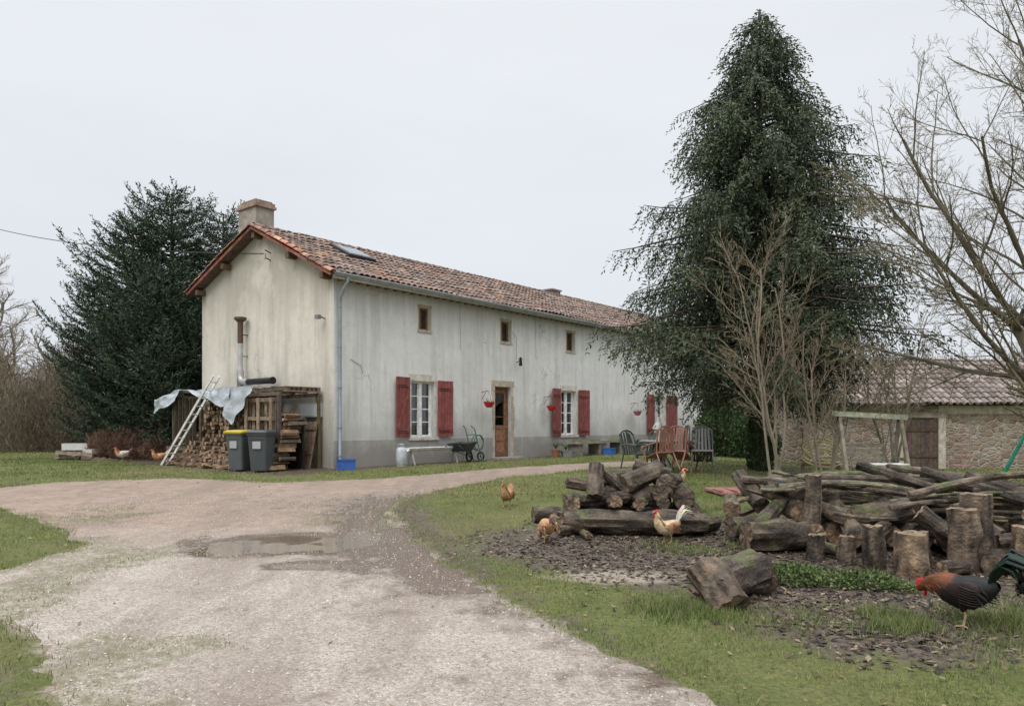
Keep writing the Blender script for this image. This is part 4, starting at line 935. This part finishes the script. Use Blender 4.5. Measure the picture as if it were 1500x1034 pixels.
    m.obj(nm,M_feather,loc=(x,y,z),rot=(0,0,heading),scale=sc,smooth=True)
chicken('hen',-.09,12.0,-1.9,.95,(.40,.21,.10),(.48,.29,.15),(.30,.16,.08))
chicken('hen',.44,9.3,1.9,.95,(.47,.27,.14),(.45,.24,.12),(.60,.47,.34),pose='peck')
chicken('rooster',1.95,9.3,math.pi+.35,.92,(.55,.42,.28),(.55,.40,.24),(.50,.46,.40),rooster=True,wing=(.36,.19,.10))
chicken('hen',2.35,10.75,-.6,.95,(.58,.46,.32),(.5,.34,.2),(.5,.42,.32),z0=.62)
chicken('black_rooster',3.60,5.9,math.pi-1.05,1.3,(.012,.012,.012),(.13,.042,.014),(.010,.026,.020),pose='low',rooster=True,wing=(.022,.012,.010),legc=(.40,.30,.18),headc=(.20,.02,.015))
chicken('hen',-9.6,20.1,-2.2,1.0,(.50,.27,.13),(.5,.28,.13),(.5,.36,.24))
chicken('hen',-11.55,21.9,-2.8,1.0,(.62,.54,.45),(.42,.2,.1),(.55,.45,.35))
chicken('black_hen',4.45,6.25,.3,1.0,(.02,.02,.02),(.03,.025,.02),(.015,.015,.015),pose='peck')

# ---------------------------------------------------------------- conifers
def conifer(nm,base,H,prof,nbr,seed,a=.12,b=.42,c=.12,hang=.55,cl=.16,cw=.034,cols=None,zmin=.8,spread=55,dens=.045,secd=.15,tr=.22,lmul=(.62,1.12),biasfn=None,asc=0,skip=.12,wild=.42,tip=.22,t0=.15):
    rs=np.random.RandomState(seed);rnd=random.Random(seed)
    par=empty(nm,base);Tm=MB()
    pts=[(0,0,H*k/12) for k in range(13)]
    Tm.tube(pts,[tr*(1-k/12.5)+.01 for k in range(13)],9,(.10,.08,.06),jit=.12)
    Ps=[];Ds=[];Cs=[];Ls=[]
    pal=np.array(cols)
    for i in range(nbr):
        h=zmin+(H-zmin-.05)*(i/nbr)**.92+rnd.uniform(-.15,.15);h=min(max(h,zmin*.8),H-.05)
        az=i*2.39996+rnd.uniform(-.5,.5)
        L=prof(h)*rnd.uniform(*lmul)
        if biasfn: L*=biasfn(h,az)
        L=max(L,.1)
        kx,ky=math.cos(az),math.sin(az);K=7;path=[]
        aa=a+rnd.uniform(-.12,.12)+asc*h/H;bend=rnd.uniform(-.3,.3);tone=rnd.uniform(.7,1.35)
        for k in range(K+1):
            t=k/K;rr=L*t;z=h+L*(aa*t-b*t*t+c*t**4)
            path.append(Vector((kx*rr-ky*bend*L*t*t*.5,ky*rr+kx*bend*L*t*t*.5,z)))
        Tm.tube(path,[max(.004,.035*L/2.5*(1-k/(K+.5))+.004) for k in range(K+1)],4,(.09,.072,.055),caps=False)
        ns=max(4,int(L/secd*2))
        for s in range(ns):
            t=t0+(1-t0)*(s+rnd.random())/ns
            if rnd.random()<skip: continue
            kf=t*K;k0=min(int(kf),K-1);p=path[k0].lerp(path[k0+1],kf-k0);d=(path[k0+1]-path[k0]).normalized()
            side=1 if s%2 else -1;perp=Vector((-d.y,d.x,0)).normalized()*side
            an=math.radians(spread)*rnd.uniform(.6,1.2)
            if s>=ns-2: an*=.2
            sdv=(d*math.cos(an)+perp*math.sin(an)+Vector((0,0,-hang*rnd.uniform(.3,1.3)))).normalized()
            ls=min(.85,(.12+tip+.16*L*(1-t)**.7))*rnd.uniform(.6,1.25)
            m=max(4,int(ls/dens));tt=np.linspace(0.05,1,m)
            P0=np.array(p)[None,:]+np.array(sdv)[None,:]*(tt*ls)[:,None]+np.array([0,0,-1.])[None,:]*(hang*.35*ls*tt**2)[:,None]
            D0=np.array(sdv)[None,:]*1.0+rs.normal(0,wild,(m,3))
            Ps.append(P0);Ds.append(D0)
            q=rs.choice(len(pal),m);Cs.append(pal[q]*rs.uniform(.75,1.25)*tone)
            Ls.append(np.full(m,cl)*rs.uniform(.6,1.3,m))
    P=np.concatenate(Ps);D=np.concatenate(Ds);C=np.concatenate(Cs);l=np.concatenate(Ls)[:,None]
    D/=np.linalg.norm(D,axis=1)[:,None];W=np.cross(D,rs.normal(size=D.shape));W/=np.linalg.norm(W,axis=1)[:,None];W*=cw/2*rs.uniform(.7,1.3,(len(P),1))
    V=np.stack([P-W*.5,P+D*l*.5-W,P+D*l,P+D*l*.5+W],1).reshape(-1,3)
    npobj('needles',V,np.arange(len(V)).reshape(-1,4),np.repeat(C,4,0),M_leaf,par)
    Tm.obj('trunk_and_branches',M_bark,par)
    print(nm,len(P));return par
def interp(tab):
    xs_=[t[0] for t in tab];ys_=[t[1] for t in tab]
    return lambda h: float(np.interp(h,xs_,ys_))
SPC=[(.056,.074,.042),(.072,.093,.052),(.09,.112,.064),(.040,.054,.033),(.108,.122,.075)]
sp=interp([(0,2.2),(1.9,2.6),(3.4,3.2),(5.0,3.1),(6.3,2.65),(8.0,2.05),(9.6,1.4),(10.4,.7),(11.05,.15)])
def spb(h,az):
    return 1+.24*math.sin(3*az+h*1.1)*math.sin(h*1.9)+.13*math.sin(h*4.3+az*2)
conifer('spruce_tree',(6.0,17.9,gz(6.0,17.9)),11.15,sp,470,21,cols=SPC,zmin=2.0,a=.16,b=.42,c=.16,hang=1.25,tr=.2,biasfn=spb,lmul=(.5,1.1),dens=.030,cl=.11,cw=.034,skip=.05,wild=.55,secd=.15,tip=.26,t0=.22)
LC=[(.038,.062,.042),(.050,.080,.052),(.066,.098,.060),(.028,.046,.032),(.082,.11,.062)]
lp=interp([(0,2.2),(1,2.6),(3,2.75),(5,2.5),(6.5,2.0),(7.6,1.25),(8.2,.6),(8.4,.35)])
for (bx_,by_,H,sc_,nb_,sd__) in ((-12.5,24.4,7.8,.74,230,1),(-11.5,25.0,8.9,.78,230,2),(-10.3,26.4,8.6,.85,180,3),(-13.7,24.6,5.8,.50,130,4),(-11.0,23.3,5.9,.70,190,5)):
    pr=(lambda H_,s_: (lambda h: lp(h*8.4/H_)*s_))(H,sc_)
    conifer('cypress_tree',(bx_,by_,.55),H,pr,nb_,sd__+40,a=.34,b=.08,c=.28,hang=-.05,cl=.12,cw=.036,cols=LC,zmin=.3,spread=50,dens=.032,secd=.14,tr=.2,lmul=(.6,1.12),biasfn=lambda h,az:1+.24*math.sin(2.5*az+h*1.7)+.12*math.sin(h*5+az),wild=.55,tip=.20)

# ---------------------------------------------------------------- bare trees
def bare(nm,base,stems,seed,col=(.16,.135,.10),tipc=(.20,.165,.10),levels=4,nch=(9,8,7,5),up=.25,ratio=.55,ang=(25,60),jit=.22,rmin=.004):
    rnd=random.Random(seed);m=MB()
    def grow(p,d,L,r,lv):
        k=max(3,min(10,int(L/.25)));pts=[p.copy()];dd=d.copy();st=L/k
        for i in range(k):
            dd=(dd+Vector((rnd.gauss(0,jit),rnd.gauss(0,jit),rnd.gauss(0,jit)+up*.25))*.6).normalized();pts.append(pts[-1]+dd*st)
        r1=max(r*.35,rmin*.5);rd=[r+(r1-r)*i/k for i in range(k+1)]
        f=lv/levels;c=tuple(col[q]*(1-f)+tipc[q]*f for q in range(3));kk=rnd.uniform(.8,1.15);c=tuple(q*kk for q in c)
        m.tube(pts,rd,(8,5,4,3,3)[min(lv,4)],c,caps=False,jit=.15 if lv==0 else 0)
        if lv>=levels: return
        nc=nch[lv]
        for j in range(nc):
            t=(.22 if lv==0 else .12)+.86*(j+rnd.random())/nc;t=min(t,.99)
            kf=t*k;k0=min(int(kf),k-1);q=pts[k0].lerp(pts[k0+1],kf-k0);bd=(pts[k0+1]-pts[k0]).normalized()
            pr_=bd.cross(Vector((rnd.gauss(0,1),rnd.gauss(0,1),rnd.gauss(0,1)))).normalized();an=math.radians(rnd.uniform(*ang))
            nd=(bd*math.cos(an)+pr_*math.sin(an)).normalized();grow(q,nd,L*ratio*rnd.uniform(.65,1.2)*(1.15-.55*t),max(rmin,r*(1-.6*t)*.5),lv+1)
    for (o,d,L,r) in stems: grow(Vector(o),Vector(d).normalized(),L,r,0)
    return m.obj(nm,M_twig,loc=base)
def gb(x,y): return (x,y,gz(x,y)-.05)
bare('walnut_tree',gb(10.2,13.4),[((0,0,0),(-.02,0,1),3.4,.20),((0,0,1.5),(-.75,-.1,.50),4.4,.065),((0,0,2.4),(-.55,.3,.85),5.2,.075),((0,0,2.6),(-.25,-.1,.95),5.4,.08),((0,0,1.9),(-.85,.25,.22),3.8,.055),((0,0,3.0),(-.10,-.2,1),5.2,.08),((0,0,2.8),(-.42,-.2,1),5.4,.07),((0,0,2.2),(-.70,.1,.70),4.8,.065),((0,0,2.6),(.5,0,.8),4.0,.08),((0,0,2.6),(-.62,-.3,.55),4.6,.06)],5,col=(.15,.13,.095),tipc=(.21,.18,.11),levels=4,nch=(10,8,6,3),ratio=.47,ang=(22,55),jit=.13,rmin=.0036,up=.12)
hz=dict(col=(.24,.20,.15),tipc=(.26,.205,.14),levels=3,nch=(10,6,4),ratio=.42,ang=(20,50),rmin=.0045,jit=.13)
def hst(n,h0,h1,r): return [((U(-.12,.12),U(-.12,.12),0),(U(-.38,.38),U(-.2,.2),1.2),U(h0,h1),r) for _ in range(n)]
bare('hazel_shrub',gb(5.35,14.9),hst(5,3.2,4.6,.030),6,**hz)
bare('hazel_shrub',gb(6.35,14.9),hst(4,2.6,4.2,.026),7,**hz)
bare('hazel_shrub',gb(8.4,16.3),hst(5,2.4,3.8,.028),8,**hz)
for i,(x,y,h) in enumerate(((-26.5,38,8.5),(-31,43,8.5),(-24.5,41,6),(-37,42,7),(-21,34,5))):
    bare('oak_tree',gb(x,y),[((0,0,0),(0,0,1),h*.6,.22),((0,0,h*.25),(.5,.1,.8),h*.5,.11),((0,0,h*.25),(-.5,.1,.8),h*.5,.11),((0,0,h*.4),(.1,.1,1),h*.6,.12)],20+i,col=(.20,.17,.14),tipc=(.27,.22,.18),levels=3,nch=(9,8,6),ratio=.5,rmin=.011,jit=.16)
for i,(x,y,h) in enumerate(((17,42,6),(22,45,6.5),(13.5,44,5.5),(27,42,7),(31,44,7))):
    bare('oak_tree',gb(x,y),[((0,0,0),(0,0,1),h*.6,.2),((0,0,h*.25),(.5,.1,.8),h*.5,.1),((0,0,h*.25),(-.5,.1,.8),h*.5,.1)],40+i,col=(.19,.16,.13),tipc=(.25,.21,.17),levels=3,nch=(8,7,5),ratio=.5,rmin=.012,jit=.16)
TW=[(.17,.125,.095),(.21,.16,.12),(.14,.11,.085),(.25,.20,.145),(.16,.15,.08)]
rs_=random.Random(2)
bl=[(-38+i*1.6,33+rs_.uniform(-1.5,2.5),.55+1.2,1.8,1.4,rs_.uniform(2.6,4.4)) for i in range(15)]
leafmass('hedgerow',bl,80000,.55,.020,TW,M_twig,up=.6,seed=4,shell=.1)
bl=[(-19.5+i*1.2,29.5+rs_.uniform(-1,1),1.3,1.1,.9,rs_.uniform(1.6,2.8)) for i in range(4)]
leafmass('bare_thicket',bl,22000,.5,.016,TW,M_twig,up=.6,seed=14,shell=.1)
bl=[(8+i*2.2,38+rs_.uniform(-1.5,2.5),1.0,2.0,1.6,rs_.uniform(2.5,4.6)) for i in range(14)]
leafmass('hedgerow',bl,50000,.6,.024,TW,M_twig,up=.6,seed=5,shell=.1)
leafmass('hedgerow',[(-60+i*6,60+rs_.uniform(-3,3),2,4.5,3,rs_.uniform(3,5)) for i in range(22)],40000,1.0,.07,TW,M_twig,up=.6,seed=6,shell=.1)
LG=[(.05,.085,.03),(.075,.115,.04),(.04,.065,.028)]
leafmass('laurel_shrub',[(9.2,31,1.5,1.5,1.2,1.4),(11.5,31.5,1.3,1.6,1.2,1.2),(8.2,30,1.1,.8,.8,.8)],14000,.14,.07,LG,seed=7)
leafmass('laurel_shrub',[(8.0,24.5,1.0,.9,.8,.9),(7.2,25.5,1.2,.8,.8,1.0)],9000,.12,.06,LG,seed=8)
leafmass('ivy',[(6.0,17.9,.7+k*.33,.30,.30,.3) for k in range(6)],5600,.07,.055,[(.035,.06,.025),(.05,.08,.03),(.065,.095,.035)],seed=9,shell=.6)
leafmass('dry_shrub',[(-11.7,22.9,.95,.6,.5,.5),(-12.6,23.0,.9,.5,.5,.45),(-10.9,22.7,.8,.4,.4,.35)],7000,.24,.012,[(.20,.115,.085),(.25,.15,.11),(.14,.085,.06)],M_twig,up=.5,seed=10,shell=.0)
m=MB()
pallet(m,TM((-14.0,22.6,.56),0,0,.2),(.3,.24,.18));pallet(m,TM((-13.9,22.5,.70),0,.06,-.1),(.3,.24,.18));pallet(m,TM((-13.0,22.3,.57),0,.12,.4),(.2,.15,.11));m.obj('wooden_pallets',M_wood)
m=MB();m.box((-13.5,22.9,.95),(.7,.35,.20),(.62,.62,.59),Matrix.Rotation(.3,3,'Z'));m.box((-12.9,22.7,.80),(.4,.3,.16),(.5,.47,.42),Matrix.Rotation(-.4,3,'Z'));m.obj('polystyrene_boxes',M_plastic)

# ---------------------------------------------------------------- barn
barn=empty('stone_barn',(0,0,0))
m=MB();by=25.6;z0=0.0;ze=2.42;bx0,bx1=10.3,27.
dx0,dx1,dz=13.55,14.75,1.86
for a,b,c,d in ((bx0,dx0,z0,ze),(dx1,bx1,z0,ze-.42),(dx0,dx1,dz,ze)): m.add([(a,by,c),(b,by,c),(b,by,d),(a,by,d)],[(0,1,2,3)])
for x in (dx0,dx1): m.add([(x,by,z0),(x,by,dz),(x,by+.3,dz),(x,by+.3,z0)],[(0,1,2,3)])
for x in (bx0,bx1): m.add([(x,by,z0),(x,by+5,z0),(x,by+5,ze),(x,by+2.5,4.0),(x,by,ze)],[(0,1,2,3,4)])
m.add([(bx0,by+5,z0),(bx1,by+5,z0),(bx1,by+5,ze),(bx0,by+5,ze)],[(0,1,2,3)])
m.obj('barn_walls',M_rubble,barn)
m=MB();m.b2((dx1,by-.02,ze-.42),(bx1,by+.1,ze),(.50,.45,.37));m.b2((dx0-.2,by-.03,z0),(dx0-.002,by+.05,dz),(.45,.40,.33));m.b2((dx1+.002,by-.03,z0),(dx1+.25,by+.05,dz),(.5,.45,.37));m.b2((dx0-.3,by-.035,dz+.003),(dx1+.3,by+.05,dz+.2),(.33,.28,.22))
m.obj('barn_trim',M_stone,barn)
m=MB()
for i in range(8): m.b2((dx0+i*.15+.004,by+.02,.1),(dx0+i*.15+.146,by+.06,dz-.02),tuple(q*U(.7,1.2) for q in (.12,.085,.065)))
m.b2((dx0,by-.01,.5),(dx1,by+.019,.62),(.10,.07,.05));m.b2((dx0,by-.01,1.4),(dx1,by+.019,1.52),(.10,.07,.05));m.obj('barn_door',M_wood,barn)
m=MB();BT=[(.22,.175,.155),(.26,.215,.195),(.30,.25,.225),(.18,.145,.13),(.25,.2,.175)]
tiles(Vector((0,by-.35,ze-.12)),Vector((0,by+2.5,4.02)),bx0-.3,bx1+.3,BT,.23,.36,1.1);tiles(Vector((0,by+5.35,ze-.12)),Vector((0,by+2.5,4.02)),bx0-.3,bx1+.3,BT,.23,.36,1.1)
m.add([(bx0-.3,by-.35,ze-.14),(bx1+.3,by-.35,ze-.14),(bx1+.3,by+2.5,4.0),(bx0-.3,by+2.5,4.0)],[(0,1,2,3)],(.12,.08,.06));m.obj('barn_roof_tiles',M_tile,barn)
m=MB()
m.b2((6.9,26.2,-.2),(10.28,26.6,1.55),(1,1,1));m.obj('stone_wall',M_rubble)
m=MB()
gy=25.2;gc_=(.42,.26,.24)
for z in (.25,.6,.95,1.3,1.5): m.cyl((15.05,gy,z),(15.6,gy,z),.018,n=6,col=gc_)
for x in (15.05,15.33,15.6): m.cyl((x,gy,.1),(x,gy,1.52),.022,n=6,col=gc_)
m.obj('metal_gate',M_metal)
m=MB();pc=(.28,.25,.19);mg=(.42,.44,.33);sx=6.55;sy=14.8;zz=gz(7.2,14.8)
m.beam((sx-.12,sy,1.86),(sx+1.35,sy,1.78),.12,.10,mg)
for x in (sx,sx+1.22):
    m.beam((x-.0,sy-.42,zz-.02),(x,sy-.0,1.8),.06,.075,pc);m.beam((x+.0,sy+.42,zz-.02),(x,sy+.0,1.8),.06,.075,pc);m.beam((x,sy-.25,.95),(x,sy+.25,.95),.04,.06,pc)
for i in range(5): m.b2((sx+.15,sy-.25+i*.1,.80),(sx+1.07,sy-.17+i*.1,.825),pc)
for i in range(4): m.b2((sx+.15,sy+.26,.88+i*.1),(sx+1.07,sy+.28,.95+i*.1),pc)
for x in (sx+.17,sx+1.05): m.cyl((x,sy-.2,.8),(x,sy,1.79),.008,n=5,col=(.2,.2,.2));m.cyl((x,sy+.27,1.1),(x,sy,1.79),.008,n=5,col=(.2,.2,.2))
m.obj('garden_swing_bench',M_wood)
m=MB();wh=(.68,.68,.65)
def tub(mb,c,L,W,H,col):
    n=20;rings=[]
    for z,k in ((0,.8),(H,1.0),(H,1.06),(H-.02,1.06),(H-.02,.94),(.06,.74)):
        rings+=[Vector(c)+Vector((math.copysign(abs(math.cos(a))**.6,math.cos(a))*L/2*k,math.copysign(abs(math.sin(a))**.6,math.sin(a))*W/2*k,z)) for a in [6.283*i/n for i in range(n)]]
    mb.add(rings,[(i*n+j,i*n+(j+1)%n,(i+1)*n+(j+1)%n,(i+1)*n+j) for i in range(5) for j in range(n)]+[tuple(range(n-1,-1,-1)),tuple(range(5*n,6*n))],col)
zz=gz(6.95,13.7);tub(m,(6.95,13.7,zz+.40),.72,.36,.14,wh)
for x in (6.75,7.15): m.b2((x-.06,13.6,zz-.02),(x+.06,13.8,zz+.40),(.2,.18,.15))
m.obj('enamel_basin',M_plastic)
m=MB();c=(6.1,13.6,gz(6.1,13.6)-.03);tub(m,c,1.0,.6,.42,(.26,.24,.17));
for k in range(14): a=U(0,6.28);m.ell((c[0]+.48*math.cos(a),c[1]+.28*math.sin(a),c[2]+.42),(.08,.06,.03),(.10,.12,.03),7,5)
m.obj('stone_trough',M_stone)
m=MB();hc=(.48,.42,.16);cx,cy=6.9,16.4;zz=gz(cx,cy)
pts=[(cx+.42*math.cos(t)*(1+.1*math.sin(t*.7)),cy+.30*math.sin(t),zz+.35+.30*math.sin(t)*.6+.012*t) for t in [i*.3 for i in range(90)]]
m.tube(pts,.016,6,hc);m.obj('garden_hose',M_plastic,smooth=True)
m=MB();m.beam((6.9,16.6,zz),(6.9,16.6,.9),.08,.08,(.2,.15,.1));m.beam((6.5,16.55,.75),(7.3,16.55,.75),.06,.08,(.2,.15,.1));m.beam((6.5,16.55,zz),(6.5,16.55,.75),.06,.06,(.2,.15,.1));m.beam((7.3,16.55,zz),(7.3,16.55,.75),.06,.06,(.2,.15,.1));m.obj('hose_stand',M_wood)
m=MB();z_=gz(4.2,13.6);m.box((4.15,13.6,z_+.05),(1.0,.75,.035),(.30,.14,.12),Matrix.Rotation(.15,3,'Z')@Matrix.Rotation(.05,3,'X'));
for i in range(4): m.beam((3.75+i*.27,13.2,z_+.085),(3.68+i*.27,13.98,z_+.075),.05,.02,(.33,.17,.14))
m.obj('red_wooden_board',M_paint)
m=MB();gc=(.02,.20,.13)
for sx_ in (8.55,11.2):
    m.cyl((sx_-.3,11.6,gz(sx_,11.6)-.03),(sx_+.3,12.2,2.2),.03,n=8,col=gc);m.cyl((sx_-.3,12.8,gz(sx_,12.8)-.03),(sx_+.3,12.2,2.2),.03,n=8,col=gc)
m.cyl((8.85,12.2,2.2),(11.5,12.2,2.2),.03,n=8,col=gc)
for x in (9.4,9.8,10.4,10.8): m.cyl((x,12.2,2.2),(x,12.2,.75),.007,n=4,col=(.3,.3,.3))
m.box((9.6,12.2,.74),(.45,.2,.03),(.6,.05,.05));m.box((10.6,12.2,.74),(.45,.2,.03),(.6,.05,.05));m.obj('swing_set',M_paint)
m=MB();a=Vector(h2w(-.18,2.75,5.7));b=Vector((-24.6,34.6,10.9));pts=[]
for i in range(25):
    t=i/24;p=a.lerp(b,t);p.z-=.9*4*t*(1-t)*.35;pts.append(p)
m.tube(pts,.014,4,(.05,.05,.05));m.tube([(-24.6,34.6,.3),(-24.6,34.6,11.1)],[.16,.11],10,(.2,.16,.12));m.beam((-25.1,34.6,10.8),(-24.1,34.6,10.8),.08,.1,(.2,.16,.12));m.obj('power_line_pole',M_wood)

# ---------------------------------------------------------------- world + light
w=bpy.data.worlds.new('World');scene.world=w;w.use_nodes=True;nt=w.node_tree;N=nt.nodes;Lk=nt.links
bg=N['Background'];sky=N.new('ShaderNodeTexSky');sky.sky_type='NISHITA';sky.sun_disc=False;sky.sun_elevation=math.radians(48);sky.sun_rotation=math.radians(207)
tc=N.new('ShaderNodeTexCoord');sx=N.new('ShaderNodeSeparateXYZ');Lk.new(tc.outputs['Generated'],sx.inputs[0])
rp=N.new('ShaderNodeValToRGB');Lk.new(sx.outputs[2],rp.inputs[0]);rp.color_ramp.interpolation='B_SPLINE';e=rp.color_ramp.elements
e[0].position=0;e[0].color=(.77,.805,.86,1);e[1].position=1;e[1].color=(.92,.94,.97,1)
k=e.new(.15);k.color=(.78,.815,.87,1);k=e.new(.5);k.color=(.86,.89,.93,1)
nz=N.new('ShaderNodeTexNoise');nz.inputs['Scale'].default_value=2.2;nz.inputs['Detail'].default_value=4;mpn=N.new('ShaderNodeMapping');mpn.inputs['Scale'].default_value=(1,1,3);Lk.new(tc.outputs['Generated'],mpn.inputs[0]);Lk.new(mpn.outputs[0],nz.inputs[0])
r2=N.new('ShaderNodeMapRange');Lk.new(nz.outputs[0],r2.inputs[0]);r2.inputs[1].default_value=.3;r2.inputs[2].default_value=.7;r2.inputs[3].default_value=.96;r2.inputs[4].default_value=1.03
r3=N.new('ShaderNodeMapRange');r3.interpolation_type='SMOOTHSTEP';Lk.new(sx.outputs[2],r3.inputs[0]);r3.inputs[1].default_value=.50;r3.inputs[2].default_value=.95;r3.inputs[3].default_value=10.0;r3.inputs[4].default_value=33
mm=N.new('ShaderNodeMath');mm.operation='MULTIPLY';Lk.new(r2.outputs[0],mm.inputs[0]);Lk.new(r3.outputs[0],mm.inputs[1])
vm=N.new('ShaderNodeVectorMath');vm.operation='SCALE';Lk.new(rp.outputs[0],vm.inputs[0]);Lk.new(mm.outputs[0],vm.inputs['Scale'])
mx=N.new('ShaderNodeMix');mx.data_type='RGBA';mx.inputs[0].default_value=.97;Lk.new(sky.outputs[0],mx.inputs[6]);Lk.new(vm.outputs[0],mx.inputs[7])
Lk.new(mx.outputs[2],bg.inputs[0]);bg.inputs[1].default_value=.1
sl=bpy.data.lights.new('sun','SUN');sl.energy=1.4;sl.angle=math.radians(30);sl.color=(1,.985,.955);so=bpy.data.objects.new('sun',sl);COL.objects.link(so)
az=math.radians(207);el=math.radians(48);dv=Vector((math.sin(az)*math.cos(el),math.cos(az)*math.cos(el),math.sin(el)));so.rotation_euler=dv.to_track_quat('Z','Y').to_euler()
scene.view_settings.view_transform='Standard';scene.view_settings.look='None';scene.view_settings.exposure=0;scene.view_settings.gamma=1
cd=bpy.data.cameras.new('camera');cd.lens=26;cd.sensor_width=36;cd.shift_y=.0693;cd.clip_end=3000;cd.clip_start=.05
co=bpy.data.objects.new('camera',cd);COL.objects.link(co);co.location=(0,0,1.65);co.rotation_euler=(math.pi/2,0,0);scene.camera=co
